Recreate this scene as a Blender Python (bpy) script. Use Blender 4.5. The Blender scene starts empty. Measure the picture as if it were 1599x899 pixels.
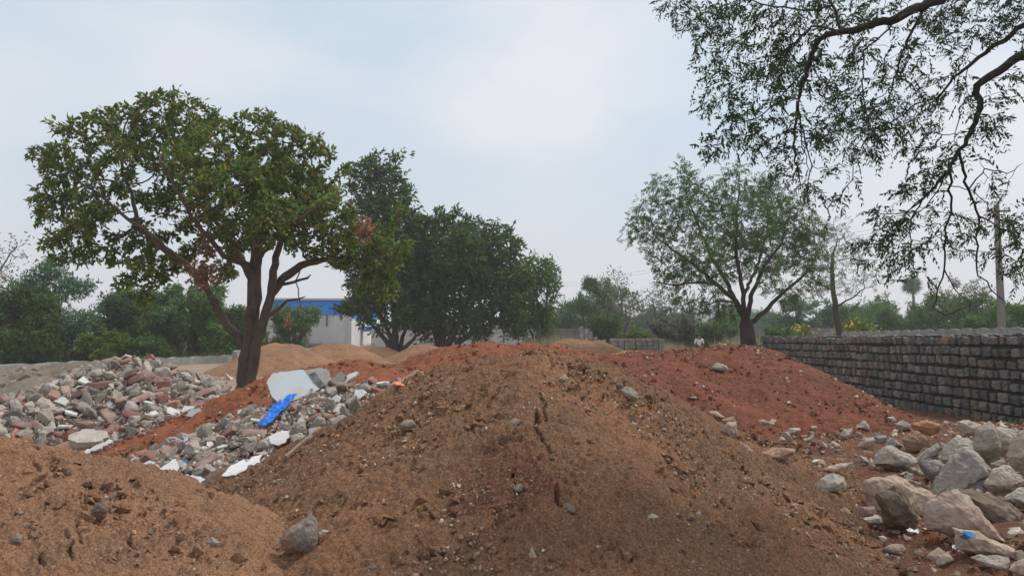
import bpy, bmesh, math, random
import numpy as np
from mathutils import Vector, Matrix
random.seed(7)
rng = np.random.default_rng(11)
R = math.radians
C = bpy.context.scene.collection
sc = bpy.context.scene

# ------------------------------------------------------------------ camera, sky, sun, exposure
F = 1185.0; PW, PH = 1599.0, 899.0; EYE = 1.65; PITCH = math.atan2(80.5, F)
cam = bpy.data.cameras.new("camera"); cam_o = bpy.data.objects.new("camera", cam); C.objects.link(cam_o)
cam.sensor_width = 36.0; cam.lens = 36.0*F/PW; cam.clip_start = 0.05; cam.clip_end = 3000
cam_o.location = (0, 0, EYE); cam_o.rotation_euler = (math.pi/2 + PITCH, 0, 0)
sc.camera = cam_o
SUN_EL, SUN_AZ = 56.0, 62.0          # azimuth measured from +Y towards +X
world = bpy.data.worlds.new("World"); sc.world = world; world.use_nodes = True
wn = world.node_tree; wn.nodes.clear()
def build_world():
    L = wn.links; n = wn.nodes
    out = n.new("ShaderNodeOutputWorld"); bg = n.new("ShaderNodeBackground"); bg.inputs[1].default_value = 0.10
    sky = n.new("ShaderNodeTexSky"); sky.sky_type = 'NISHITA'; sky.sun_disc = False
    sky.sun_elevation = R(SUN_EL); sky.sun_rotation = R(SUN_AZ); sky.dust_density = 3.0; sky.air_density = 1.2
    tc = n.new("ShaderNodeTexCoord")
    mp = n.new("ShaderNodeMapping"); mp.inputs['Scale'].default_value = (1.0, 1.0, 2.1); mp.inputs['Location'].default_value = (3.1, 0.4, 1.3)
    nz = n.new("ShaderNodeTexNoise"); nz.inputs['Scale'].default_value = 2.3; nz.inputs['Detail'].default_value = 4; nz.inputs['Roughness'].default_value = .45
    rp = n.new("ShaderNodeValToRGB")
    e = rp.color_ramp.elements; e[0].position = .42; e[0].color = (5.5, 6.45, 7.4, 1); e[1].position = .62; e[1].color = (7.5, 7.5, 7.75, 1)
    sx = n.new("ShaderNodeSeparateXYZ")
    hz = n.new("ShaderNodeMapRange"); hz.inputs[1].default_value = 0.0; hz.inputs[2].default_value = .35; hz.interpolation_type = 'SMOOTHSTEP'
    mh = n.new("ShaderNodeMix"); mh.data_type = 'RGBA'; mh.inputs[6].default_value = (6.0, 6.2, 6.7, 1)
    mx = n.new("ShaderNodeMix"); mx.data_type = 'RGBA'; mx.inputs[0].default_value = .86
    L.new(tc.outputs['Generated'], mp.inputs[0]); L.new(mp.outputs[0], nz.inputs['Vector']); L.new(nz.outputs[0], rp.inputs[0])
    L.new(tc.outputs['Generated'], sx.inputs[0]); L.new(sx.outputs[2], hz.inputs[0]); L.new(hz.outputs[0], mh.inputs[0])
    L.new(rp.outputs[0], mh.inputs[7]); L.new(sky.outputs[0], mx.inputs[6]); L.new(mh.outputs[2], mx.inputs[7])
    L.new(mx.outputs[2], bg.inputs[0]); L.new(bg.outputs[0], out.inputs[0])
build_world()
sun = bpy.data.lights.new("sun", 'SUN'); sun.energy = 2.3; sun.angle = R(10); sun.color = (1.0, .95, .87)
sun_o = bpy.data.objects.new("sun", sun); C.objects.link(sun_o)
sd = Vector((math.sin(R(SUN_AZ))*math.cos(R(SUN_EL)), math.cos(R(SUN_AZ))*math.cos(R(SUN_EL)), math.sin(R(SUN_EL))))
sun_o.rotation_euler = sd.to_track_quat('Z', 'Y').to_euler(); sun_o.location = (8, 20, 30)
sc.view_settings.view_transform = 'Standard'; sc.view_settings.look = 'None'
sc.view_settings.exposure = 0.24; sc.view_settings.gamma = 1.0
sc.cycles.max_bounces = 6; sc.cycles.transparent_max_bounces = 8; sc.cycles.volume_bounces = 2

# ------------------------------------------------------------------ helpers
def ray(px, py):
    u = (px-PW/2)/F; v = (PH/2-py)/F; c, s = math.cos(PITCH), math.sin(PITCH)
    d = np.array([u, c - v*s, s + v*c]); return d/d[1]
def at(px, py, Y):
    d = ray(px, py); return Vector((d[0]*Y, Y, EYE + d[2]*Y))

_perm = rng.permutation(256).astype(np.int64); _perm = np.concatenate([_perm, _perm, _perm])
_g = rng.normal(size=(256, 3)); _g /= np.linalg.norm(_g, axis=1)[:, None]
def perlin(p):
    p = np.asarray(p, float); i = np.floor(p).astype(np.int64); f = p - i; i &= 255
    w = f*f*f*(f*(f*6-15)+10); r = 0
    for dx in (0, 1):
        for dy in (0, 1):
            for dz in (0, 1):
                h = _perm[_perm[_perm[(i[..., 0]+dx) & 255] + ((i[..., 1]+dy) & 255)] + ((i[..., 2]+dz) & 255)]
                g = _g[h]
                d = g[..., 0]*(f[..., 0]-dx) + g[..., 1]*(f[..., 1]-dy) + g[..., 2]*(f[..., 2]-dz)
                r = r + d*(w[..., 0] if dx else 1-w[..., 0])*(w[..., 1] if dy else 1-w[..., 1])*(w[..., 2] if dz else 1-w[..., 2])
    return r*1.6
def fbm(p, octs=4, gain=.5, lac=2.03):
    p = np.asarray(p, float); r = 0; a = 1
    for o in range(octs):
        r = r + a*perlin(p + o*17.3); p = p*lac; a *= gain
    return r
def fbm2(x, y, s, seed=0, octs=4, gain=.5):
    return fbm(np.stack([x*s, y*s, np.full_like(x, seed*7.7+.37)], -1), octs, gain)

def link(o, parent=None):
    C.objects.link(o)
    if parent is not None: o.parent = parent
    return o
def tag(o, label=None, cat=None, group=None, kind=None):
    if label: o['label'] = label
    if cat: o['category'] = cat
    if group: o['group'] = group
    if kind: o['kind'] = kind
    return o
def empty(name, loc=(0, 0, 0), rz=0):
    o = bpy.data.objects.new(name, None); o.location = loc; o.rotation_euler = (0, 0, rz); o.empty_display_size = .1
    return link(o)
def np_mesh(name, V, Fc, mat=None, smooth=False):
    V = np.ascontiguousarray(V, np.float32); Fc = np.asarray(Fc, np.int32); n = Fc.shape[1]
    me = bpy.data.meshes.new(name)
    me.vertices.add(len(V)); me.vertices.foreach_set('co', V.ravel())
    me.loops.add(Fc.size); me.loops.foreach_set('vertex_index', np.ascontiguousarray(Fc).ravel())
    me.polygons.add(len(Fc)); me.polygons.foreach_set('loop_start', np.arange(len(Fc), dtype=np.int32)*n)
    try: me.polygons.foreach_set('loop_total', np.full(len(Fc), n, np.int32))
    except Exception: pass
    me.polygons.foreach_set('use_smooth', np.full(len(Fc), smooth, bool))
    me.update(calc_edges=True); me.validate()
    if mat: me.materials.append(mat)
    return me
def mobj(name, me, parent=None, loc=None):
    o = bpy.data.objects.new(name, me)
    if loc is not None: o.location = loc
    return link(o, parent)
def bm_mesh(name, bm, mat=None, smooth=False, sharp=None):
    me = bpy.data.meshes.new(name); bm.normal_update(); bm.to_mesh(me); bm.free()
    if smooth: me.polygons.foreach_set('use_smooth', np.ones(len(me.polygons), bool))
    if sharp is not None: me.set_sharp_from_angle(angle=R(sharp))
    if mat: me.materials.append(mat)
    return me
def rand_rot(n, tilt=None):
    """random rotation matrices; tilt limits the lean from upright (radians)"""
    if tilt is None:
        q = rng.normal(size=(n, 4)); q /= np.linalg.norm(q, axis=1)[:, None]
        w, x, y, z = q.T
        return np.stack([np.stack([1-2*(y*y+z*z), 2*(x*y-z*w), 2*(x*z+y*w)], -1), np.stack([2*(x*y+z*w), 1-2*(x*x+z*z), 2*(y*z-x*w)], -1),
                         np.stack([2*(x*z-y*w), 2*(y*z+x*w), 1-2*(x*x+y*y)], -1)], 1)
    out = np.empty((n, 3, 3))
    for i in range(n):
        out[i] = np.array((Matrix.Rotation(rng.uniform(0, 6.28), 3, 'Z') @ Matrix.Rotation(rng.normal()*tilt, 3, 'X') @ Matrix.Rotation(rng.normal()*tilt, 3, 'Y')))
    return out
def merge(tv, tf, P, M, S):
    """many placed copies of one template as one vertex / face array"""
    P = np.asarray(P); S = np.asarray(S, float)
    if S.ndim == 1: S = np.repeat(S[:, None], 3, 1)
    V = np.einsum('nij,nvj->nvi', M, tv[None]*S[:, None, :]) + P[:, None, :]
    Fc = tf[None] + (np.arange(len(P))*len(tv))[:, None, None]
    return V.reshape(-1, 3), Fc.reshape(-1, tf.shape[1])

# ------------------------------------------------------------------ node materials
class NT:
    def __init__(s, name, rough=.9):
        s.m = bpy.data.materials.new(name); s.m.use_nodes = True; s.t = s.m.node_tree; s.n = s.t.nodes
        s.b = s.n['Principled BSDF']; s.b.inputs['Roughness'].default_value = rough
        s.b.inputs['Specular IOR Level'].default_value = .25
        s.out = s.n['Material Output']
    def N(s, t, **kw):
        x = s.n.new('ShaderNode'+t)
        for k, v in kw.items(): setattr(x, k, v)
        return x
    def L(s, a, b): s.t.links.new(a, b)
    def pos(s, obj=False):
        if obj: return s.N('TexCoord').outputs['Object']
        return s.N('NewGeometry').outputs['Position']
    def noise(s, vec, scale, detail=4, rough=.55, dist=0):
        x = s.N('TexNoise'); x.inputs['Scale'].default_value = scale; x.inputs['Detail'].default_value = detail
        x.inputs['Roughness'].default_value = rough; x.inputs['Distortion'].default_value = dist; s.L(vec, x.inputs['Vector']); return x.outputs[0]
    def ramp(s, fac, stops, interp='LINEAR'):
        x = s.N('ValToRGB'); cr = x.color_ramp; cr.interpolation = interp
        while len(cr.elements) < len(stops): cr.elements.new(.5)
        for e, (p, c) in zip(cr.elements, stops):
            e.position = p; e.color = (*c, 1) if len(c) == 3 else c
        s.L(fac, x.inputs[0]); return x.outputs[0]
    def mix(s, fac, a, b, mode='MIX'):
        x = s.N('Mix', data_type='RGBA', blend_type=mode)
        for k, v in ((0, fac), (6, a), (7, b)):
            if isinstance(v, (int, float)): x.inputs[k].default_value = v
            elif isinstance(v, tuple): x.inputs[k].default_value = (*v, 1)
            else: s.L(v, x.inputs[k])
        return x.outputs[2]
    def rng(s, v, a, b, c=0, d=1):
        x = s.N('MapRange'); s.L(v, x.inputs[0])
        for k, q in zip((1, 2, 3, 4), (a, b, c, d)): x.inputs[k].default_value = q
        return x.outputs[0]
    def bump(s, h, strength=.5, dist=.01, prev=None):
        x = s.N('Bump'); x.inputs['Strength'].default_value = strength; x.inputs['Distance'].default_value = dist
        s.L(h, x.inputs['Height'])
        if prev is not None: s.L(prev, x.inputs['Normal'])
        return x.outputs[0]
    def base(s, c):
        if isinstance(c, tuple): s.b.inputs['Base Color'].default_value = (*c, 1)
        else: s.L(c, s.b.inputs['Base Color'])
    def normal(s, n): s.L(n, s.b.inputs['Normal'])
def sc3(c, k): return tuple(min(1, x*k) for x in c)

def soil(name, c, dark=.55, light=1.5, pale=(.36, .29, .22), stain=None, fine=1.0, k2=None):
    t = NT(name, .95); p = t.pos()
    big = t.noise(p, 1.3, 5, .6, .4); med = t.noise(p, 9, 6, .7); fin = t.noise(p, 70*fine, 4, .7)
    c2 = k2 or (c[0]*1.15, c[1]*1.02, c[2]*.95)
    col = t.mix(t.rng(big, .38, .62), sc3(c, .76), sc3(c2, 1.06))
    col = t.mix(t.rng(med, .32, .68), t.mix(1.0, col, (dark+.25,)*3, 'MULTIPLY'), col)
    if stain:
        vd = t.N('VectorMath', operation='DISTANCE'); t.L(p, vd.inputs[0]); vd.inputs[1].default_value = stain[0]
        ad = t.N('Math', operation='MULTIPLY_ADD'); t.L(t.noise(p, 5, 5, .6), ad.inputs[0]); ad.inputs[1].default_value = 1.1; t.L(vd.outputs['Value'], ad.inputs[2])
        col = t.mix(t.rng(ad.outputs[0], stain[1]+.28, stain[1]+.75, .85, 0), col, stain[2])
    col = t.mix(t.rng(fin, .38, .62), t.mix(1.0, col, (dark, dark, dark*.97), 'MULTIPLY'), t.mix(.35, col, sc3(c, light)))
    v = t.N('TexVoronoi'); v.inputs['Scale'].default_value = 48*fine; t.L(p, v.inputs['Vector'])
    wn_ = t.N('TexWhiteNoise', noise_dimensions='3D'); t.L(v.outputs['Position'], wn_.inputs[0])
    m1 = t.rng(v.outputs['Distance'], .22, .30, 1, 0); m2 = t.rng(wn_.outputs[0], .80, .82)
    mm = t.N('Math', operation='MULTIPLY'); t.L(m1, mm.inputs[0]); t.L(m2, mm.inputs[1])
    col = t.mix(mm.outputs[0], col, pale)
    t.base(col)
    b1 = t.bump(t.noise(p, 28*fine, 6, .75), .9, .03); b2 = t.bump(t.noise(p, 130*fine, 3, .7), .8, .008, b1)
    t.normal(b2)
    return t.m
def rock(name, c, var=.35, sat=(.55, 1.35), vein=None, spot=None, island=False, bumpd=.012, rough=.88, scale=1.0, dust=None):
    """stone, concrete or brick: colour varies per object (or per loose piece), with blotches and pits"""
    t = NT(name, rough); p = t.pos(True)
    r = t.N('NewGeometry').outputs['Random Per Island'] if island else t.N('ObjectInfo').outputs['Random']
    val = t.rng(r, 0, 1, 1-var, 1+var); hsv = t.N('HueSaturation'); hsv.inputs['Color'].default_value = (*c, 1); t.L(val, hsv.inputs['Value'])
    wn_ = t.N('TexWhiteNoise', noise_dimensions='1D'); t.L(r, wn_.inputs['W'])
    t.L(t.rng(wn_.outputs[0], 0, 1, sat[0], sat[1]), hsv.inputs['Saturation'])
    off = t.N('VectorMath', operation='ADD'); t.L(p, off.inputs[0]); t.L(wn_.outputs['Color'], off.inputs[1]); p = off.outputs[0]
    col = hsv.outputs[0]
    a = t.noise(p, 5*scale, 5, .65, .3); b = t.noise(p, 45*scale, 4, .7)
    col = t.mix(t.rng(a, .35, .7), t.mix(1.0, col, (.74, .72, .70), 'MULTIPLY'), col)
    col = t.mix(t.rng(b, .30, .5, .7, 0), col, t.mix(1.0, col, (.55, .53, .5), 'MULTIPLY'))
    if vein: col = t.mix(t.rng(t.noise(p, 2.6*scale, 6, .6, 1.2), .52, .62, 0, .8), col, vein)
    if spot: col = t.mix(t.rng(t.noise(p, 9*scale, 4, .6, .2), .60, .64, 0, .9), col, spot)
    if dust: col = t.mix(t.rng(t.noise(p, 3.5*scale, 5, .7), .42, .62, 0, .6), col, dust)
    t.base(col)
    t.normal(t.bump(b, .6, bumpd*.4, t.bump(t.noise(p, 14*scale, 6, .7), .7, bumpd)))
    return t.m
def leafmat(name, cols, trans=.35, rough=.5):
    t = NT(name, rough); g = t.N('NewGeometry').outputs['Random Per Island']
    cols = [sc3(c, 1.45) for c in cols]; n = len(cols); col = t.ramp(g, [((i+.0)/n, c) for i, c in enumerate(cols)], 'CONSTANT')
    w = t.N('TexWhiteNoise', noise_dimensions='1D'); t.L(g, w.inputs['W'])
    h = t.N('HueSaturation'); t.L(t.rng(w.outputs[0], 0, 1, .65, 1.35), h.inputs['Value']); t.L(col, h.inputs['Color'])
    t.base(h.outputs[0]); t.b.inputs['Specular IOR Level'].default_value = .35
    tr = t.N('BsdfTranslucent'); t.L(h.outputs[0], tr.inputs[0]); ms = t.N('MixShader'); ms.inputs[0].default_value = trans
    t.L(t.b.outputs[0], ms.inputs[1]); t.L(tr.outputs[0], ms.inputs[2]); t.L(ms.outputs[0], t.out.inputs['Surface'])
    return t.m
def bark(name, c):
    t = NT(name, .9); p = t.pos(); mp = t.N('Mapping'); mp.inputs['Scale'].default_value = (1, 1, .25); t.L(p, mp.inputs[0])
    a = t.noise(mp.outputs[0], 22, 6, .7, .5); b = t.noise(p, 3, 3)
    col = t.mix(t.rng(a, .35, .65), sc3(c, .45), c); col = t.mix(t.rng(b, .4, .65, 0, .4), col, sc3(c, 1.5))
    t.base(col); t.normal(t.bump(a, 1, .02)); return t.m
def plain(name, c, rough=.6, var=.15, scale=8, bumpd=0, dirt=None):
    t = NT(name, rough); p = t.pos(True)
    a = t.noise(p, scale, 5, .6); col = t.mix(t.rng(a, .3, .7), sc3(c, 1-var), sc3(c, 1+var))
    if dirt: col = t.mix(t.rng(t.noise(p, scale*.4, 5, .65, .5), .5, .66, 0, .65), col, dirt)
    t.base(col)
    if bumpd: t.normal(t.bump(t.noise(p, scale*5, 4), .6, bumpd))
    return t.m

MB = dict(
    soil_main=soil('brown_soil', (.31, .172, .098), stain=((-.06, 5.9, .80), .42, (.15, .048, .03))),
    soil_tan=soil('tan_soil', (.385, .22, .132)),
    soil_red=soil('red_soil', (.32, .118, .062), pale=(.42, .28, .2)),
    soil_red2=soil('dark_red_soil', (.225, .082, .047), pale=(.40, .27, .2)),
    soil_apron=soil('trodden_red_soil', (.20, .082, .05), pale=(.40, .30, .22), k2=(.25, .125, .08)),
    soil_sand=soil('orange_sand', (.315, .18, .10), dark=.6, light=1.3, fine=.35),
    spoil_i=rock('spoil_bits', (.54, .46, .37), .25, island=True),
    soil_pale=soil('pale_spoil', (.50, .42, .335), dark=.7, light=1.2),
    ground=soil('dry_ground', (.33, .25, .20), dark=.75, light=1.2, fine=.5),
    core=soil('rubble_dust', (.24, .19, .155), dark=.5),
    concrete=rock('grey_concrete', (.47, .43, .385), .42, dust=(.33, .27, .22), bumpd=.03),
    concrete_i=rock('grey_debris', (.46, .41, .36), .5, island=True),
    brick=rock('red_brick', (.31, .125, .092), .35, (.6, 1.05), dust=(.42, .34, .29)),
    brick_i=rock('red_brick_bits', (.34, .115, .065), .4, island=True),
    plaster=rock('white_plaster', (.66, .65, .63), .12, bumpd=.003, rough=.7),
    plaster_i=rock('plaster_bits', (.6, .58, .55), .25, island=True),
    gravel=rock('brown_gravel', (.33, .20, .125), .5, (.7, 1.2), island=True, scale=3, bumpd=.003),
    gravel_pale=rock('pale_gravel', (.55, .46, .35), .35, (.5, 1.2), island=True, scale=3, bumpd=.003),
    gravel_red=rock('red_gravel', (.30, .14, .09), .5, island=True, scale=3, bumpd=.003),
)

# ------------------------------------------------------------------ terrain heights (metres, real positions)
def ridge(pts, s, k=.4, front=1.0, back=1.0):
    pts = np.array(pts, float)
    if len(pts) == 1: pts = np.vstack([pts, pts + [[.01, 0, 0]]])
    def f(x, y):
        h = np.full(x.shape, -9.0)
        for a, b in zip(pts[:-1], pts[1:]):
            dx, dy = b[0]-a[0], b[1]-a[1]; L = dx*dx+dy*dy
            t = np.clip(((x-a[0])*dx+(y-a[1])*dy)/L, 0, 1)
            ex = x-(a[0]+t*dx); ey = y-(a[1]+t*dy); ey = np.where(ey < 0, ey*front, ey*back)
            z = a[2]+t*(b[2]-a[2]) - s*(np.sqrt(ex*ex+ey*ey+k*k)-k)
            h = np.maximum(h, z)
        return h
    return f
def ground_z(x, y):
    t = np.clip((y-18)/30, 0, 1); z = .28*t*t*(3-2*t)
    t2 = np.clip((y-120)/300, 0, 1)
    return z + .05*fbm2(x, y, .22, 1, 3)*np.clip(y/8, 0, 1) + 2.0*t2
_m1 = ridge([(-.55, 7.9, 1.40), (.25, 7.8, 1.50), (.66, 7.8, 1.44)], .71, .42, .64, .9)
_m2 = ridge([(.22, 7.7, 1.50), (.16, 6.4, 1.07), (.10, 4.0, .20)], .40, .16)
h_main = lambda x, y: np.logaddexp(_m1(x, y)*14, _m2(x, y)*14)/14-.02
h_fl = ridge([(-6.0, 5.9, 1.0), (-3.9, 5.5, .93), (-3.2, 5.35, .80)], .40, .5, .85, 1.6)
h_redl = ridge([(-1.3, 12, 1.12), (-2.5, 12.5, 1.30), (-3.4, 12.4, 1.17), (-4.3, 12, .72), (-4.8, 11, .42), (-5.0, 9.9, .2)], .48, .4, .9, 1.1)
h_redc = ridge([(-1.5, 13.2, 1.2), (-1.2, 14, 1.5), (-.5, 14, 1.58), (.8, 14, 1.52), (1.4, 13.4, 1.38)], .5, .3)
h_redr = ridge([(1.3, 12.6, 1.28), (2.4, 14.2, 1.40), (3.4, 15, 1.43), (4.3, 15.4, 1.54), (4.8, 15.4, 1.50)], .58, .5, .66, .8)
h_apron = ridge([(8.9, 19, .02), (8.9, 14.5, .05), (8.0, 12.6, .14), (3.6, 12.6, .32), (7.8, 12.4, .22), (6.3, 9, .14), (4.9, 6.6, .12), (4.2, 5.2, .12), (3.6, 3.6, .12)], .10, 1.2)
h_r1 = ridge([(-7.4, 13.5, .86), (-6.9, 13.8, 1.27), (-5.6, 13.4, .74), (-5.0, 12.9, .42)], .46, .25, .88)
h_r1b = ridge([(-7.6, 13.0, .55), (-7.2, 11.6, .30)], .55, .25)
h_r2 = ridge([(-1.35, 10.1, 1.06), (-2.35, 10.0, 1.0), (-3.0, 9.8, .78), (-3.55, 9.0, .42), (-4.1, 8.7, .26), (-4.7, 8.9, .14), (-3.6, 7.9, .22), (-2.9, 7.5, .14)], .46, .25, .85, 1.35)
h_pale = ridge([(-11.9, 19.3, .95), (-11.2, 19, 1.02), (-10.2, 18.8, .75)], .42, .3)
h_list = dict(main=h_main, fl=h_fl, redl=h_redl, redc=h_redc, redr=h_redr, apron=h_apron, r1=lambda x, y: np.maximum(h_r1(x, y), h_r1b(x, y)), r2=h_r2, pale=h_pale)
def top(x, y):
    x = np.asarray(x, float); y = np.asarray(y, float); h = ground_z(x, y)
    for f in h_list.values(): h = np.maximum(h, f(x, y))
    return h
def owner(x, y):
    x = np.asarray(x, float); y = np.asarray(y, float); names = ['ground']+list(h_list)
    return np.array(names)[np.argmax(np.stack([ground_z(x, y)]+[f(x, y) for f in h_list.values()]), 0)]
def hit(px, py):
    d = ray(px, py); t = np.arange(2.5, 120, .01)
    z = EYE + d[2]*t; k = np.nonzero(z < top(d[0]*t, t))[0]
    if len(k) == 0: return Vector((d[0]*60, 60, .3))
    T = t[k[0]]; return Vector((d[0]*T, T, EYE+d[2]*T))
def nrm(x, y, e=.06):
    x = np.asarray(x, float); y = np.asarray(y, float)
    gx = (top(x+e, y)-top(x-e, y))/(2*e); gy = (top(x, y+e)-top(x, y-e))/(2*e)
    n = np.stack([-gx, -gy, np.ones_like(gx)], -1); return n/np.linalg.norm(n, axis=-1)[..., None]

def heightfield(name, f, x0, x1, y0, y1, st, mat, seed, amps, label=None, cat=None, carve=None, kind=None, cut=.12):
    xs = np.arange(x0, x1+st, st); ys = np.arange(y0, y1+st, st)
    X, Y = np.meshgrid(xs, ys); Z = f(X, Y)
    keep = Z > ground_z(X, Y)-cut
    D = np.zeros_like(Z)
    for s, a, g in amps:
        n = fbm2(X, Y, s, seed+s, 4, g); D += a*n
    # crumbly lumps: billowed noise raises small clods
    n = np.abs(fbm2(X, Y, 9, seed+50, 3, .6)); D += .024*(1-np.clip(n*2.4, 0, 1))*np.clip(fbm2(X, Y, 1.1, seed+3, 3)*3+.4, 0, 1)
    if carve is not None: D = carve(X, Y, D)
    Z = Z + D
    ny, nx = Z.shape; idx = np.arange(nx*ny).reshape(ny, nx)
    q = np.stack([idx[:-1, :-1], idx[:-1, 1:], idx[1:, 1:], idx[1:, :-1]], -1).reshape(-1, 4)
    kq = (keep[:-1, :-1] | keep[:-1, 1:] | keep[1:, 1:] | keep[1:, :-1]).ravel(); q = q[kq]
    used = np.unique(q); remap = -np.ones(nx*ny, int); remap[used] = np.arange(len(used))
    V = np.stack([X.ravel(), Y.ravel(), Z.ravel()], -1)[used]
    o = mobj(name, np_mesh(name, V, remap[q], mat, True))
    return tag(o, label, cat, kind=kind)

for nd_ in MB['soil_main'].node_tree.nodes:
    if nd_.type == 'VECT_MATH' and nd_.operation == 'DISTANCE': nd_.inputs[1].default_value = tuple(hit(792, 752))
# cracks and hollows of the main mound, laid along real lines on its surface
def crack_lines(lst):
    out = []
    for pts, w, dep in lst:
        out.append(([tuple(hit(*p)[:2]) for p in pts], w, dep))
    return out
CR_MAIN = crack_lines([
    ([(834, 636), (838, 660), (834, 676), (842, 684), (852, 700), (862, 712)], .011, .07),
    ([(842, 614), (852, 630), (848, 648), (856, 664)], .010, .05),
    ([(804, 722), (800, 745), (806, 762)], .010, .06),
    ([(910, 565), (912, 576), (908, 585)], .010, .05), ([(943, 604), (940, 614), (938, 628)], .014, .05),
    ([(620, 610), (612, 628), (596, 650)], .010, .05), ([(780, 610), (768, 622), (762, 640)], .02, .05),
    ([(871, 770), (868, 790), (880, 800)], .022, .07), ([(880, 759), (898, 764)], .02, .05), ([(655, 868), (690, 866)], .018, .05)])
CR_FL = crack_lines([
    ([(46, 722), (58, 742)], .012, .05), ([(80, 722), (88, 738), (104, 748)], .026, .10), ([(0, 722), (32, 722)], .014, .05),
    ([(44, 828), (58, 858), (60, 875), (70, 899)], .012, .07), ([(100, 830), (106, 860), (112, 880)], .009, .04), ([(48, 705), (54, 712)], .012, .06),
    ([(180, 800), (200, 830), (210, 850)], .007, .03), ([(122, 820), (128, 850)], .007, .04)])
HOLES = [(tuple(hit(*p)[:2]), rx, ry, dep) for p, rx, ry, dep in [((795, 592), .07, .05, .07), ((790, 706), .10, .06, .10), ((757, 612), .06, .07, .05), ((752, 625), .05, .05, .05), ((799, 576), .05, .02, .03), ((880, 785), .06, .06, .05), ((815, 800), .03, .05, .04)]]
def carve_with(lines, holes=()):
    def fn(X, Y, D):
        for pts, w, dep in lines:
            P = np.array(pts); x0, y0 = P.min(0)-.2; x1, y1 = P.max(0)+.2
            m = (X > x0) & (X < x1) & (Y > y0) & (Y < y1); x = X[m]; y = Y[m]
            jx = .022*fbm2(x, y, 11, 5, 3); jy = .022*fbm2(x, y, 11, 6, 3); d = np.full(x.shape, 9.)
            for a, b in zip(P[:-1], P[1:]):
                e = b-a; t = np.clip(((x-a[0])*e[0]+(y-a[1])*e[1])/(e@e+1e-9), 0, 1)
                d = np.minimum(d, np.hypot(x+jx-a[0]-t*e[0], y+jy-a[1]-t*e[1]))
            w_ = np.maximum(.009, w*1.15)*np.clip(.95+.8*fbm2(x, y, 9, 3, 2), .6, 1.5); D[m] += -(dep+.05)*np.clip(1-(d/w_)**2, 0, 1)**.5+.006*np.exp(-((d-2.2*w_)/w_)**2)
        for (hx, hy), rx, ry, dep in holes:
            q = np.hypot((X-hx)/rx, (Y-hy)/ry)
            m = q < 2.4; j = .35*fbm2(X[m], Y[m], 12, 9, 3); qq = q[m]+j
            D[m] += -dep*np.clip(1.15-qq, 0, 1)**.5 + .35*dep*np.exp(-((qq-1.35)/.3)**2)
        return D
    return fn
AM = [(.8, .05, .5), (2.6, .035, .6), (14, .018, .65), (40, .008, .6)]
heightfield('soil_mound', h_main, -3.9, 4.2, 3.6, 9.0, .0092, MB['soil_main'], 1, AM, 'large cracked brown soil mound with embedded pebbles filling the middle foreground', 'soil mound', carve_with(CR_MAIN, HOLES))
heightfield('soil_mound', h_fl, -4.9, .3, 3.3, 6.7, .0105, MB['soil_tan'], 2, AM, 'tan brown cracked soil mound in the near left corner', 'soil mound', carve_with(CR_FL))
AR = [(1.2, .05, .5), (4, .035, .6), (14, .018, .6)]
heightfield('soil_mound', h_redl, -8, 2.0, 8.0, 15.2, .03, MB['soil_red'], 3, AR, 'orange red soil mound behind the white painted slab', 'soil mound')
heightfield('soil_mound', h_redc, -4.8, 4.6, 10.6, 17, .03, MB['soil_red'], 4, AR, 'flat topped red soil mound just behind the large brown mound', 'soil mound')
heightfield('soil_mound', h_redr, -2, 8.6, 9.6, 18.6, .03, MB['soil_red2'], 5, AR, 'dark red soil mound sloping down to the stone wall', 'soil mound')
tag(heightfield('trodden_soil', h_apron, 1.5, 11.5, 3.2, 20.5, .03, MB['soil_apron'], 6, [(1.2, .04, .5), (4, .025, .6), (14, .012, .6)]), kind='structure')
heightfield('rubble_heap', h_list['r1'], -10.5, -1.5, 9.6, 17.2, .04, MB['core'], 7, AR, 'dusty core of the large rubble heap on the left', 'rubble heap')
heightfield('rubble_heap', h_r2, -7.2, 1.4, 5.6, 12.6, .035, MB['core'], 8, AR, 'dusty core of the rubble bank beside the large brown mound', 'rubble heap')
heightfield('spoil_heap', h_pale, -16, -7, 15.6, 22.6, .045, MB['soil_pale'], 9, [(1.2, .12, .5), (4, .08, .6), (14, .02, .6)], 'pale crusty spoil heap in front of the low grey wall', 'spoil heap')
SAND = [((-10.8, 35.0, 1.50), (-10.3, 35.0, 1.46), .52, 'orange sand mound seen past the trunk of the big tree'),
        ((-9.4, 39.0, 1.45), (-8.4, 39.0, 1.40), .55, 'rounded sand mound second behind the big tree, below the blue shed'),
        ((-8.6, 45.0, 1.25), (-7.6, 45.0, 1.20), .55, 'farthest low sand mound in front of the white shed wall'),
        ((-5.0, 42.0, 1.42), (-4.6, 42.0, 1.35), .62, 'tan sand mound between the stems of the two dark trees'),
        ((2.3, 30.0, 1.68), (3.3, 30.0, 1.58), .55, 'orange sand mound behind the red mound near the stacked stones'),
        ((-3.2, 32.0, 1.35), (-2.8, 32.0, 1.30), .55, 'small sand mound right of the dark tree stems'),
        ((3.7, 24.0, 1.28), (4.6, 23.5, 1.22), .45, 'low orange soil mound between red mound and stacked stones')]
for i, (a, b, s, lab) in enumerate(SAND):
    h_list['sand%d' % i] = ridge([a, b], s, .5)
    heightfield('sand_mound', h_list['sand%d' % i], a[0]-3.8, b[0]+3.8, a[1]-3.8, a[1]+3.8, .07, MB['soil_sand'], 20+i, [(1.0, .06, .5), (4, .03, .5), (12, .012, .5)], lab, 'sand mound')

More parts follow.
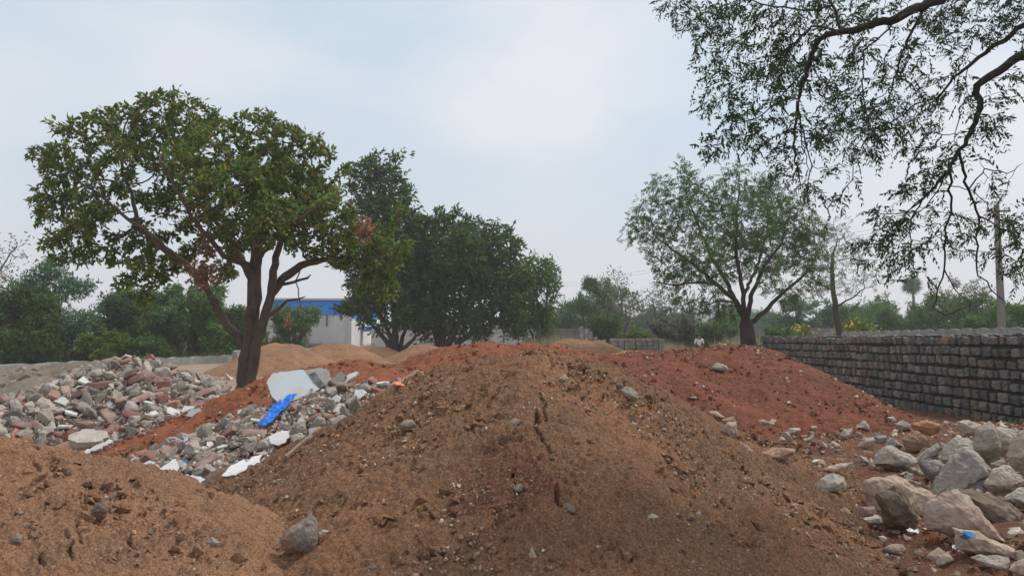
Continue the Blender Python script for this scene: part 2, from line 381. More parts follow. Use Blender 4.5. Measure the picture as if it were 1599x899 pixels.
def ground():
    u = np.linspace(-1, 1, 361); w = np.sign(u)*(np.abs(u)**3.0)*420 + u*14
    v = np.linspace(0, 1, 420); yy = -12 + 50*v + 420*v**3.4
    X, Y = np.meshgrid(w, yy); Z = ground_z(X, Y)
    nearm = np.clip(1-(Y-30)/40, 0, 1); Z += nearm*.02*fbm2(X, Y, 2.5, 31, 4)
    ny, nx = Z.shape; idx = np.arange(nx*ny).reshape(ny, nx)
    q = np.stack([idx[:-1, :-1], idx[:-1, 1:], idx[1:, 1:], idx[1:, :-1]], -1).reshape(-1, 4)
    tag(mobj('ground', np_mesh('ground', np.stack([X.ravel(), Y.ravel(), Z.ravel()], -1), q, MB['ground'], True)), kind='structure')
ground()
def hills():
    for pts, Y, c in (([(-400, 6), (-180, 9), (-60, 6), (40, 8), (85, 15), (115, 22), (150, 12), (220, 9), (420, 6)], 400, None),):
        P = np.array(pts); xs = np.linspace(-400, 400, 160); h = np.interp(xs, P[:, 0], P[:, 1])+2*fbm2(xs, xs*0, .02, 4)
        rows = []
        for k, (dy, f) in enumerate(((-60, -.1), (-30, .45), (0, 1), (20, .6), (40, -.1))):
            rows.append(np.stack([xs, np.full_like(xs, Y+dy), 2+.8*h*f], -1))
        V = np.array(rows); nx = len(xs); idx = np.arange(5*nx).reshape(5, nx)
        q = np.stack([idx[:-1, :-1], idx[:-1, 1:], idx[1:, 1:], idx[1:, :-1]], -1).reshape(-1, 4)
        tag(mobj('hills', np_mesh('hills', V.reshape(-1, 3), q, plain('hill_scrub', (.10, .13, .10), .95, .3, .05), True)), kind='structure')
hills()

# ------------------------------------------------------------------ trees
def grow(seeds, att, step, infl, kill, iters=90, trop=(0, 0, .05), jit=.12):
    """space colonisation from given limbs towards points of the crown"""
    pos = []; par = []; rad = []
    def add(p, pa, r): pos.append(np.array(p, float)); par.append(pa); rad.append(r); return len(pos)-1
    for pts, r0, r1, base in seeds:
        pts = [np.array(p, float) for p in pts]; last = -1
        if base is not None and pos:
            last = int(np.argmin([np.linalg.norm(q-pts[0]) for q in pos])); pts[0] = pos[last]
        if last < 0: last = add(pts[0], -1, r0)
        tot = sum(np.linalg.norm(b-a) for a, b in zip(pts[:-1], pts[1:])); run = 0
        for a, b in zip(pts[:-1], pts[1:]):
            L = np.linalg.norm(b-a); n = max(1, int(round(L/step)))
            for k in range(1, n+1):
                run += L/n; p = a+(b-a)*k/n + rng.normal(size=3)*step*jit*.6
                last = add(p, last, r0+(r1-r0)*run/tot)
    pos = np.array(pos); par = list(par); rad = list(rad)
    A = att.copy(); nd = np.full(len(A), 1e9); ni = np.zeros(len(A), int)
    def upd(new, off):
        nonlocal nd, ni
        for s in range(0, len(new), 400):
            d = np.linalg.norm(A[:, None]-new[None, s:s+400], axis=2); k = d.argmin(1); m = d[np.arange(len(A)), k]
            b = m < nd; nd = np.where(b, m, nd); ni = np.where(b, k+off+s, ni)
    upd(pos, 0)
    first = len(pos)
    for it in range(iters):
        keepm = nd > kill; A = A[keepm]; nd = nd[keepm]; ni = ni[keepm]
        if len(A) == 0: break
        act = nd < infl
        if not act.any():
            infl *= 1.5
            if infl > 50: break
            continue
        v = A[act]-pos[ni[act]]; v /= np.linalg.norm(v, axis=1)[:, None]+1e-9
        S = np.zeros((len(pos), 3)); np.add.at(S, ni[act], v)
        src = np.unique(ni[act]); d = S[src]; d /= np.linalg.norm(d, axis=1)[:, None]+1e-9
        d += np.array(trop) + rng.normal(size=d.shape)*jit; d /= np.linalg.norm(d, axis=1)[:, None]
        new = pos[src]+d*step; off = len(pos)
        pos = np.vstack([pos, new]); par += list(src); rad += [0]*len(src)
        upd(new, off)
        if len(pos) > 9000: break
    return pos, np.array(par), np.array(rad), first
def radii(pos, par, rad, tip=.006, e=2.4):
    n = len(pos); acc = np.zeros(n); kids = [[] for _ in range(n)]
    for i in range(n-1, -1, -1):
        r = max(tip, acc[i]**(1/e)) if acc[i] > 0 else tip
        r = rad[i] if rad[i] > 0 else r
        acc[i] = r**e
        if par[i] >= 0:
            acc[par[i]] += r**e if rad[i] == 0 else 0
            kids[par[i]].append(i)
    return acc**(1/e), kids
def tubes(pos, par, r, kids, rmin=0, rmax=9, sides=6):
    V = []; Q = []
    def ringat(p, d, rr, u, n):
        u = u - d*(u@d); u /= np.linalg.norm(u)+1e-9; w = np.cross(d, u); a = np.arange(n)*2*math.pi/n
        return p + rr*(np.cos(a)[:, None]*u + np.sin(a)[:, None]*w), u
    roots = [i for i in range(len(pos)) if par[i] < 0]; stack = [(i, None) for i in roots]
    while stack:
        i, start = stack.pop(); chain = [] if start is None else [start]; j = i; rr = []
        if start is not None: rr.append(min(r[start], r[i]*1.15))
        while True:
            chain.append(j); rr.append(r[j]); ks = kids[j]
            if not ks: break
            ks = sorted(ks, key=lambda q: -r[q])
            for q in ks[1:]: stack.append((q, j))
            j = ks[0]
        if len(chain) < 2: continue
        if max(rr) < rmin: continue
        n = sides if max(rr) > .05 else (5 if max(rr) > .02 else 3)
        P = pos[chain]; T = np.gradient(P, axis=0) if len(P) > 1 else P; T /= np.linalg.norm(T, axis=1)[:, None]+1e-9
        u = np.array([1., 0, 0]) if abs(T[0][0]) < .8 else np.array([0, 1., 0]); b0 = len(V)
        for k in range(len(P)):
            rk = rr[k]*(1 if k < len(P)-1 else .4)
            ring, u = ringat(P[k], T[k], rk, u, n); V.extend(ring)
        for k in range(len(P)-1):
            for m in range(n):
                a = b0+k*n+m; b = b0+k*n+(m+1) % n; Q.append((a, b, b+n, a+n))
    return np.array(V), np.array(Q)
def unit(v): return v/(np.linalg.norm(v, axis=-1)[..., None]+1e-9)
def leaves(P, D, L, W, fold=.25):
    """folded leaf blades: P base, D direction, L length, W width"""
    n = len(P); up = rng.normal(size=(n, 3)); side = unit(np.cross(D, up)); nn = unit(np.cross(side, D))
    L = L[:, None]; W = W[:, None]
    a = P; b = P+D*L*.45+side*W*.5+nn*W*fold; c = P+D*L-nn*L*.12; d = P+D*L*.45-side*W*.5+nn*W*fold
    V = np.stack([a, b, c, d], 1).reshape(-1, 3); Fc = np.arange(4*n).reshape(n, 4); return V, Fc
def rosettes(P, D, per, L, wr, spread=.75, droop=.15, scat=.0):
    n = len(P); PP = np.repeat(P, per, 0); DD = np.repeat(D, per, 0)
    rad = unit(rng.normal(size=PP.shape)); d = unit(DD*.55+rad*spread+np.array([0, 0, -droop]))
    l = L*rng.uniform(.6, 1.2, len(PP)); return leaves(PP+rng.normal(size=PP.shape)*scat, d, l, l*wr*rng.uniform(.8, 1.2, len(PP)))
def fronds(P, D, L, pairs, lw, droop=.5, wr=.33):
    """pinnate leaves: leaflets in pairs along a drooping stalk"""
    n = len(P); PP = []; DD = []; LL = []
    side = unit(np.cross(D, rng.normal(size=D.shape)))
    for k in range(pairs):
        t = (k+1.0)/pairs; c = P + D*L[:, None]*t + np.array([0, 0, -droop])*L[:, None]*t*t
        tan = unit(D+np.array([0, 0, -2*droop*t]))
        for s in (-1, 1):
            PP.append(c); DD.append(unit(tan*.55+side*s*.8+np.array([0, 0, -.45])+rng.normal(size=D.shape)*.18)); LL.append(lw*rng.uniform(.7, 1.2, n)*(1-.3*abs(t-.5)))
    PP = np.concatenate(PP); DD = np.concatenate(DD); LL = np.concatenate(LL)
    return leaves(PP, DD, LL, LL*wr, .15)

def blobs_pts(bl, Y, n, depth=.8, squash=1.0, shell=.25):
    """points filling the clumps of a crown, clumps given as (px, py, radius px[, depth offset m])"""
    out = []; vol = np.array([b[2]**2.2 for b in bl]); vol = vol/vol.sum()
    for b, w in zip(bl, vol):
        y = Y+(b[3] if len(b) > 3 else 0); c = np.array(at(b[0], b[1], y)); r = b[2]*y/F
        k = max(3, int(n*w)); q = unit(rng.normal(size=(k, 3)))*(rng.uniform(shell**3, 1, k)**(1/3))[:, None]
        out.append(c+q*r*np.array([1, depth, squash]))
    return np.concatenate(out)
BARK = bark('brown_bark', (.115, .082, .062)); BARKD = bark('dark_bark', (.07, .055, .045)); BARKG = bark('grey_bark', (.17, .145, .125))
LEAF_A = leafmat('leaf_mixed_green', [(.055, .095, .02), (.07, .125, .025), (.09, .145, .028), (.12, .165, .03), (.20, .18, .04), (.06, .10, .022), (.15, .12, .045), (.08, .13, .025)])
LEAF_DARK = leafmat('leaf_dark_green', [(.034, .068, .014), (.046, .09, .018), (.07, .125, .024), (.036, .07, .016)])
LEAF_MID = leafmat('leaf_mid_green', [(.06, .125, .028), (.08, .155, .035), (.05, .10, .027), (.10, .165, .04)])
LEAF_C = leafmat('leaf_neem_green', [(.045, .10, .022), (.06, .125, .028), (.038, .08, .02), (.08, .14, .035), (.085, .11, .04)])
LEAF_BLUE = leafmat('leaf_blue_green', [(.065, .135, .065), (.085, .165, .085), (.05, .10, .05)])
LEAF_LIME = leafmat('leaf_lime_green', [(.09, .15, .02), (.12, .18, .025), (.075, .12, .02)])
LEAF_GREY = leafmat('leaf_grey_green', [(.10, .12, .08), (.12, .13, .10), (.08, .10, .06), (.14, .12, .09)])
LEAF_E = leafmat('leaf_overhead', [(.026, .045, .018), (.034, .06, .02), (.022, .038, .016)], .3)
LEAF_DRY = leafmat('leaf_dry_brown', [(.24, .135, .08), (.20, .11, .065), (.27, .165, .105)])
FLOWER = leafmat('flower_yellow', [(.65, .45, .03), (.55, .38, .03)])

def build_tree(name, label, Y, seeds, att, step, infl, kill, lmat, bmat, mode='rosette', per=6, L=.14, wr=.38, leaf_r=.012, frac=1.0, tip=.006,
               trop=(0, 0, .04), sides=8, extra=(), cat='tree', group=None, jit=.12, base=None, minz=None, dens=1, iters=90, split=.0, scat=.03, spread=.75, droop=.5):
    pos, par, rad, first = grow(seeds, att, step, infl, kill, iters, trop, jit)
    r, kids = radii(pos, par, rad, tip)
    b0 = Vector(seeds[0][0][0]) if base is None else Vector(base)
    root = empty(name, b0); tag(root, label, cat, group); off = np.array(b0)
    V, Q = tubes(pos, par, r, kids, sides=sides)
    if split:      # heavy limbs and trunk apart from the twigs
        rr = r
    mobj('trunk', np_mesh('trunk', V-off, Q, bmat, True), root)
    leafy = np.nonzero((r < leaf_r) & (np.arange(len(pos)) >= first))[0]
    if frac < 1: leafy = leafy[rng.random(len(leafy)) < frac]
    if dens > 1: leafy = np.repeat(leafy, dens)
    P = pos[leafy]; pp = pos[np.maximum(par[leafy], 0)]; D = unit(P-pp+1e-6)
    if dens > 1: P = P + rng.normal(size=P.shape)*step*.45
    if mode == 'rosette': LV, LF = rosettes(P, D, per, L, wr, spread, .15, scat)
    else: LV, LF = fronds(P+rng.normal(size=P.shape)*step*.2, unit(D*.6+rng.normal(size=P.shape)*.5), L*rng.uniform(.7, 1.2, len(P)), per, L*wr, droop)
    crown = mobj('crown', np_mesh('crown', LV-off, LF, lmat), root)
    for (en, ec, er, ek, em, el) in extra:      # clumps of dead leaves or flowers among the crown
        c = np.array(ec); q = c+rng.normal(size=(ek, 3))*er
        EV, EF = rosettes(q, unit(rng.normal(size=q.shape)), 6, el, .45, .9, .5)
        mobj(en, np_mesh(en, EV-off, EF, em), root)
    return root, pos, r

# --- the big tree on the left
YA = 21.0
def PA(*p): return [np.array(at(a, b, YA+(c[0] if c else 0))) for a, b, *c in p]
def ground_at(px, Y):
    x = (px-PW/2)/F*Y; return np.array([x, Y, float(top(np.array([x]), np.array([Y]))[0])-.1])
gA = ground_at(384, YA)
seedsA = [([gA]+PA((384, 600), (386, 560), (392, 520), (396, 480)), .28, .18, None),
          ([gA+np.array([.1, -.15, 0])]+PA((392, 590, -.15), (400, 540, -.2), (412, 500, -.2), (425, 460, 0), (440, 435, .2)), .17, .11, None),
          (PA((377, 545), (350, 500), (325, 452), (290, 412), (250, 385), (215, 350), (205, 300), (190, 270)), .13, .04, 1),
          (PA((290, 412), (240, 370, -.6), (190, 335, -1), (150, 300, -1.2), (120, 280, -1.4)), .07, .025, 1),
          (PA((396, 480), (398, 430), (402, 380), (396, 320), (380, 260)), .22, .06, 1),
          (PA((398, 440), (370, 390, .8), (340, 350, 1.5), (300, 300, 1.8)), .12, .04, 1),
          (PA((440, 435, .2), (470, 415), (505, 405), (540, 402), (575, 410)), .13, .04, 1),
          (PA((425, 460), (430, 400), (450, 340), (465, 290)), .13, .04, 1),
          (PA((440, 450), (480, 435), (485, 428)), .05, .03, 1),
          (PA((410, 500), (450, 470), (478, 462)), .06, .02, 1),
          (PA((396, 400), (430, 370, -1.5), (470, 340, -2.2), (500, 320, -2.4)), .10, .03, 1),
          (PA((398, 420), (350, 400, -1.2), (300, 340, -2.2), (250, 250, -2.6)), .09, .03, 1),
          (PA((470, 415), (462, 440), (470, 480), (500, 500)), .02, .01, 1)]
blA = [(250, 170, 42), (200, 195, 42), (300, 190, 45), (150, 200, 36), (110, 250, 45), (75, 250, 30), (90, 310, 45), (140, 330, 40, -1), (110, 370, 40), (190, 240, 40, -1), (240, 230, 50, 1),
       (330, 230, 55, -1), (390, 220, 50), (440, 215, 42), (410, 190, 25), (480, 235, 36), (300, 290, 55, 1.5), (380, 290, 60, -1.5), (450, 290, 60, 0), (500, 290, 32), (260, 310, 40, 1.5), (320, 350, 45, 1.8), (230, 380, 42, 1),
       (180, 390, 38, .5), (140, 400, 30), (250, 420, 34, 1), (290, 400, 30, 1.8), (380, 360, 50, 1.5), (430, 350, 55, -1.8), (480, 350, 55, -1), (530, 350, 45), (560, 380, 42, -.5), (530, 400, 28, -.5), (590, 420, 36), (570, 440, 22),
       (420, 260, 50, 2), (350, 420, 26, 2), (210, 420, 26), (600, 360, 26), (480, 300, 50, 2), (340, 300, 45, -2.2), (180, 290, 30, 1), (215, 450, 20, .5), (520, 310, 25, -1), (90, 200, 18)]
blA = blA+[(60, 330, 22), (75, 380, 20), (95, 405, 18), (190, 440, 20), (225, 470, 16, .5), (540, 265, 18), (170, 175, 16), (130, 185, 16), (270, 148, 18), (415, 180, 18), (620, 330, 18), (620, 400, 22, -.5), (600, 450, 24, -.5), (640, 380, 14)]
blA = [(b[0], b[1], b[2]*.86)+tuple(b[3:]) for b in blA]
attA = blobs_pts(blA, YA, 3300, 1.25, shell=.45)
build_tree('broadleaf_tree', 'big spreading broadleaf tree with forked brown trunk and yellowing leaves behind the rubble', YA, seedsA, attA, .20, 1.6, .26, LEAF_A, BARK, 'rosette', 19, .18, .46, .019, 1, .009,
           sides=10, dens=1, scat=.06, extra=[('dead_leaves', at(318, 425, YA-.9), .22, 90, LEAF_DRY, .15), ('dead_leaves', at(322, 388, YA-.9), .12, 30, LEAF_DRY, .15),
           ('dead_leaves', at(572, 358, YA-1.3), .14, 40, LEAF_DRY, .15), ('dead_leaves', at(448, 498, YA), .12, 12, LEAF_DRY, .12)])
# --- dark mango-like trees in the middle
def dark_tree(label, Y, bases, bl, lm, n=2600, step=.42, L=.40, dens=4, per=8, name='broadleaf_tree', lr=.05, bm=BARKD, frac=1.0, tip=.02, depth=1.0, wr=.36):
    seeds = []; first = None
    for (bx, tips, r0) in bases:
        g = ground_at(bx, Y)
        for tp in tips:
            a = np.array(at(tp[0], tp[1], Y+tp[2])); m = g+(a-g)*np.array([.35, .35, .5]); seeds.append(([g, m, a], r0, r0*.3, None if first is None or bx != first else 1)); first = bx
    att = blobs_pts(bl, Y, n, depth)
    return build_tree(name, label, Y, seeds, att, step, 3.5, step*1.3, lm, bm, 'rosette', per, L, wr, lr, frac, tip, dens=dens, scat=step*.3, iters=70)
dark_tree('tall dark green tree with many thin stems, touching the big tree on its right', 49, [(620, [(590, 480, 0), (605, 420, -1), (640, 500, 1), (575, 500, 0), (600, 300, 0), (655, 520, -1)], .22)],
          [(588, 262, 26), (610, 290, 30), (570, 290, 25), (600, 335, 42), (620, 380, 48), (580, 400, 45), (610, 440, 50), (580, 470, 38), (640, 350, 25), (630, 480, 40), (560, 440, 22), (595, 505, 26), (650, 420, 40, 2), (560, 330, 22), (625, 250, 12), (640, 300, 18), (555, 270, 14), (650, 470, 30), (545, 480, 20)], LEAF_DARK, 1900)
dark_tree('dense dark green tree with fanned stems right of centre-left, standing over the red mound', 50, [(690, [(660, 470, 0), (700, 420, -1), (740, 470, 1), (720, 500, -1), (680, 380, 0), (770, 500, 0)], .27)],
          [(665, 355, 26), (700, 350, 28), (690, 390, 48), (740, 365, 30), (785, 380, 28), (770, 420, 45), (720, 430, 55), (670, 430, 48), (690, 480, 45), (740, 490, 42), (790, 470, 40), (650, 480, 35), (800, 390, 15), (720, 395, 40, -2), (760, 510, 22), (640, 390, 24), (815, 440, 20), (670, 510, 22)], LEAF_DARK, 2600)
dark_tree('mid green tree with light feathery top, right end of the dark tree group', 53, [(852, [(840, 470, 0), (855, 440, 0), (830, 430, 1)], .15), (840, [(815, 480, 0)], .12)],
          [(830, 420, 25), (850, 440, 25), (820, 460, 32), (845, 480, 26), (815, 500, 26), (862, 415, 10), (850, 510, 18), (800, 510, 20), (868, 455, 10)], LEAF_MID, 1100, L=.36)
# --- right-hand neem, sparse and spreading
YC = 30.0
def PC(*p): return [np.array(at(a, b, YC+(c[0] if c else 0))) for a, b, *c in p]
gC = ground_at(1168, YC)
seedsC = [([gC]+PC((1168, 530), (1165, 505)), .40, .27, None),
          (PC((1165, 505), (1150, 470), (1120, 445), (1085, 415), (1050, 390), (1020, 365)), .12, .025, 1),
          (PC((1160, 490), (1135, 440, 1), (1110, 400, 1.5), (1090, 350, 1.5), (1070, 300, 1.5)), .11, .025, 1),
          (PC((1165, 505), (1160, 460), (1150, 400), (1150, 340), (1155, 290)), .11, .025, 1),
          (PC((1170, 500), (1175, 455, -1), (1195, 415, -1.5), (1220, 380, -1.5), (1235, 330, -1)), .11, .025, 1),
          (PC((1175, 510), (1200, 480), (1225, 455), (1255, 430), (1275, 400)), .11, .025, 1),
          (PC((1160, 460), (1185, 410, 1.5), (1200, 350, 2), (1195, 300, 2)), .075, .02, 1),
          (PC((1120, 445), (1090, 440, -1), (1050, 445, -1), (1020, 440, -1)), .06, .02, 1),
          (PC((1155, 470), (1120, 470, 1), (1090, 480, 1)), .05, .02, 1)]
blC = [(1065, 265, 20), (1155, 262, 14), (1030, 300, 26), (1080, 300, 30), (1130, 305, 34), (1190, 300, 34), (1010, 330, 24), (1000, 355, 26), (1050, 345, 36), (1110, 350, 42, 1), (1170, 350, 44, -1), (1230, 330, 34),
       (1260, 360, 34), (1225, 385, 40, 1), (1160, 400, 40, 2), (1090, 395, 36, -1.5), (1030, 390, 30), (990, 370, 14), (1255, 410, 30), (1200, 430, 30, -1.5), (1110, 435, 30, -1), (1060, 430, 26), (1275, 440, 24), (1230, 460, 24), (1100, 480, 24), (1070, 470, 20), (1040, 420, 16), (1280, 400, 22), (1130, 480, 18)]
build_tree('neem_tree', 'open airy neem tree with fan of dark limbs behind the red mound', YC, seedsC, blobs_pts(blC, YC, 2300, 1.3), .24, 2.0, .32, LEAF_C, BARKD, 'frond', 6, .28, .44, .024, 1, .007, sides=8, dens=4, droop=.12)
YD = 45.0
def PD(*p): return [np.array(at(a, b, YD+(c[0] if c else 0))) for a, b, *c in p]
build_tree('neem_tree', 'thin half bare tree with dark trunk behind the stone wall', YD, [([ground_at(1314, YD)]+PD((1310, 515), (1303, 470), (1300, 430), (1300, 400)), .26, .10, None), (PD((1303, 475), (1330, 465), (1350, 450)), .06, .03, 1), (PD((1302, 450), (1275, 440), (1260, 430)), .06, .03, 1)],
           blobs_pts([(1300, 370, 30), (1330, 390, 30), (1275, 400, 28), (1350, 430, 24), (1300, 430, 34), (1260, 440, 20), (1335, 450, 22), (1310, 345, 14)], YD, 1000), .33, 3, .42, LEAF_GREY, BARKD, 'frond', 5, .42, .36, .04, 1, .011, dens=2, droop=.15)
# --- overhanging neem whose trunk stands outside the frame at right
YE = 5.6
def PE(*p): return [np.array(at(a, b, YE+(c[0] if c else 0))) for a, b, *c in p]
tE = np.array([7.0, 6.6, float(top(np.array([7.0]), np.array([6.6]))[0])-.1])
seedsE = [([tE, tE+[0, 0, 1.5], tE+[-.15, -.1, 3.0], tE+[-.5, -.3, 3.9]]+PE((1900, -150, .3), (1700, -60, .2), (1540, -25, .1), (1450, 5), (1380, 36), (1312, 50)), .20, .024, None),
          ([tE+[-.15, -.1, 2.9]]+PE((1800, -30), (1680, 20), (1599, 85, 0), (1560, 108), (1526, 133)), .10, .028, 1),
          (PE((1680, 20), (1600, 38, .2), (1555, 70, .3), (1530, 90, .3), (1490, 120, .3), (1470, 150, .3)), .03, .008, 1),
          (PE((1526, 133), (1528, 170), (1515, 210), (1497, 235), (1480, 268), (1455, 300), (1420, 330)), .024, .006, 1),
          (PE((1312, 50), (1278, 62), (1262, 100), (1250, 140), (1244, 190), (1240, 240), (1250, 292)), .022, .004, 1),
          (PE((1312, 50), (1268, 43), (1237, 70), (1210, 112), (1178, 128), (1140, 118)), .012, .004, 1),
          (PE((1440, 10), (1428, 42), (1410, 82), (1395, 130), (1382, 172)), .014, .004, 1),
          (PE((1246, 172), (1256, 215), (1267, 260), (1258, 300)), .008, .003, 1), (PE((1246, 160), (1252, 220), (1262, 280, .1)), .007, .003, 1),
          (PE((1400, 26), (1350, 78), (1344, 130), (1352, 195), (1330, 250)), .009, .003, 1),
          (PE((1310, 45), (1302, 10), (1280, -20), (1250, -50)), .014, .006, 1),
          (PE((1300, 10), (1260, 20), (1200, 10), (1130, -10), (1060, -5)), .010, .004, 1),
          (PE((1262, 100), (1220, 150), (1190, 180), (1150, 195), (1110, 230)), .008, .003, 1),
          (PE((1497, 238), (1507, 285), (1530, 338), (1526, 370), (1523, 408), (1528, 432), (1548, 452), (1576, 476)), .013, .004, 1),
          (PE((1487, 262), (1485, 320), (1475, 370), (1474, 420), (1464, 455), (1456, 482), (1476, 490), (1505, 480), (1518, 474)), .011, .004, 1),
          (PE((1474, 420), (1490, 450), (1515, 473), (1511, 490)), .006, .003, 1), (PE((1440, 308), (1421, 340), (1422, 385), (1430, 428)), .007, .003, 1),
          (PE((1508, 290), (1540, 262), (1572, 272), (1600, 255)), .007, .003, 1), (PE((1523, 340), (1560, 354), (1600, 374)), .008, .004, 1),
          (PE((1470, 290), (1520, 300), (1560, 345), (1562, 420)), .005, .003, 1), (PE((1455, 300), (1430, 318), (1395, 352), (1375, 380)), .006, .003, 1),
          (PE((1526, 133), (1500, 170), (1490, 210), (1500, 240)), .006, .003, 1), (PE((1480, 268), (1440, 330), (1400, 335)), .006, .003, 1)]
blE = [(1080, 10, 26), (1110, 40, 38), (1150, 20, 42), (1130, 85, 40), (1185, 70, 45), (1230, 20, 42), (1170, 140, 42), (1115, 150, 32), (1140, 200, 38), (1105, 225, 20), (1215, 110, 35), (1210, 175, 42), (1190, 225, 30), (1245, 130, 32),
       (1290, 120, 34), (1260, 210, 34), (1225, 260, 30), (1290, 200, 36), (1330, 160, 36), (1370, 120, 42), (1340, 210, 40), (1390, 190, 42), (1440, 170, 38), (1430, 220, 34), (1470, 225, 28), (1320, 262, 20), (1370, 20, 42), (1300, 0, 38), (1440, 60, 42),
       (1500, 20, 42), (1560, 20, 42), (1600, 30, 36), (1510, 70, 34), (1570, 130, 28), (1555, 180, 28), (1548, 215, 16), (1260, 290, 18), (1300, 315, 22), (1410, 290, 26), (1440, 275, 24), (1390, 340, 30), (1365, 370, 28), (1400, 390, 28),
       (1350, 400, 22), (1440, 370, 20), (1500, 370, 22), (1560, 330, 26), (1590, 350, 28), (1580, 400, 28), (1550, 280, 18), (1590, 430, 20), (1450, 430, 18), (1395, 430, 18), (1500, 150, 26), (1600, 90, 22), (1470, 20, 36), (1480, 340, 18),(1240,60,30)]
blE += [(1045, 0, 20), (1070, 30, 20), (1095, 100, 20), (1280, 60, 30), (1330, 80, 26), (1410, 110, 30)]
blE = [b+(random.uniform(-.35, .9),) for b in blE]
build_tree('neem_tree', 'near neem tree with drooping dark twigs hanging into the upper right', YE, seedsE, blobs_pts(blE, YE, 2100, 1.6), .055, .6, .085, LEAF_E, bark('dark_twig', (.045, .035, .032)), 'frond', 6, .13, .36, .012, .95, .0022, trop=(0, 0, -.10), sides=8, iters=110, jit=.2, dens=1, droop=.4)

# ------------------------------------------------------------------ rocks, chunks and bricks
def rock_mesh(name, mat, dims=(1, 1, 1), npts=14, cuts=2, boxy=.6, noise_a=.05, seed=0, pts=None, smooth_it=1, sharp=32, nfreq=2.2, groove=.12):
    r_ = np.random.default_rng(seed)
    if pts is None:
        q = unit(r_.normal(size=(npts, 3))); m = np.abs(q).max(1)[:, None]; q = q/(m*boxy+(1-boxy))*r_.uniform(.78, 1.0, (npts, 1))
        pts = q*np.array(dims)*.5
    bm = bmesh.new(); pts = np.asarray(pts); pts = pts.mean(0)+(pts-pts.mean(0))*1.05
    for p in pts: bm.verts.new(p)
    res = bmesh.ops.convex_hull(bm, input=bm.verts)
    bmesh.ops.delete(bm, geom=[g for g in set(res['geom_interior'])|set(res['geom_unused']) if isinstance(g, bmesh.types.BMVert) and g.is_valid and not g.link_faces], context='VERTS')
    bmesh.ops.dissolve_limit(bm, angle_limit=R(9), verts=bm.verts[:], edges=bm.edges[:])
    bmesh.ops.triangulate(bm, faces=bm.faces[:])
    sz = float(np.linalg.norm(np.ptp(np.array([v.co for v in bm.verts]), axis=0)))
    for _ in range(cuts):
        bmesh.ops.subdivide_edges(bm, edges=bm.edges[:], cuts=1, use_grid_fill=True)
    for _ in range(smooth_it): bmesh.ops.smooth_vert(bm, verts=bm.verts[:], factor=.45, use_axis_x=True, use_axis_y=True, use_axis_z=True)
    bm.normal_update(); co = np.array([v.co for v in bm.verts]); no = np.array([v.normal for v in bm.verts])
    d = fbm(co/sz*nfreq*2+seed*3.1, 4, .6)*noise_a*sz*.5; d -= groove*noise_a*sz*np.clip(1-np.abs(fbm(co/sz*nfreq*1.3+seed, 3))*6, 0, 1)
    for v, n, k in zip(bm.verts, no, d): v.co += Vector(n*k)
    return bm_mesh(name, bm, mat, True, sharp)
def brick_mesh(name, mat, seed, L=.23):
    r_ = np.random.default_rng(seed); l = L*r_.uniform(.45, 1)
    pts = np.array([(sx*l/2, sy*.055, sz*.036) for sx in (-1, 1) for sy in (-1, 1) for sz in (-1, 1)])+r_.normal(size=(8, 3))*.004
    if l < L*.85: pts = np.vstack([pts, [[l*.62, r_.uniform(-.03, .03), r_.uniform(-.02, .02)]]]); pts[6:8, 0] -= .03
    return rock_mesh(name, mat, pts=pts, cuts=2, smooth_it=1, noise_a=.025, seed=seed, nfreq=3)
def slab_mesh(name, mat, seed):
    r_ = np.random.default_rng(seed); n = r_.integers(4, 7); a = np.sort(r_.uniform(0, 6.28, n)+np.arange(n)*.01)
    a = np.linspace(0, 6.28, n, endpoint=False)+r_.uniform(-.35, .35, n); rr = r_.uniform(.35, .55, n)
    pts = np.concatenate([np.stack([np.cos(a)*rr, np.sin(a)*rr*.7, np.full(n, z)], -1) for z in (-.06, .06)])+r_.normal(size=(2*n, 3))*.006
    return rock_mesh(name, mat, pts=pts, cuts=2, smooth_it=0, noise_a=.012, seed=seed)
CH = [rock_mesh('concrete_chunk', MB['concrete'], (1, r1_, r2_), 11+i % 5, 2, .65, .10, 100+i, nfreq=2.6) for i, (r1_, r2_) in enumerate([(.8, .6), (.7, .5), (.9, .7), (.6, .45), (.75, .35), (.85, .6), (.65, .6), (.9, .4), (.7, .3), (.8, .75)])]
BK = [brick_mesh('brick', MB['brick'], 200+i) for i in range(6)]
PL = [slab_mesh('plaster_slab', MB['plaster'], 300+i) for i in range(6)]
def tmpl(me):
    V = np.array([v.co for v in me.vertices]); me.calc_loop_triangles(); Fc = np.array([t.vertices for t in me.loop_triangles]); return V, Fc
def small_hull(seed, boxy=.4, n=9):
    me = rock_mesh('t', None, npts=n, cuts=0, boxy=boxy, noise_a=0, smooth_it=0, seed=seed); r = tmpl(me); bpy.data.meshes.remove(me); return r
PEB = [small_hull(400+i) for i in range(5)]

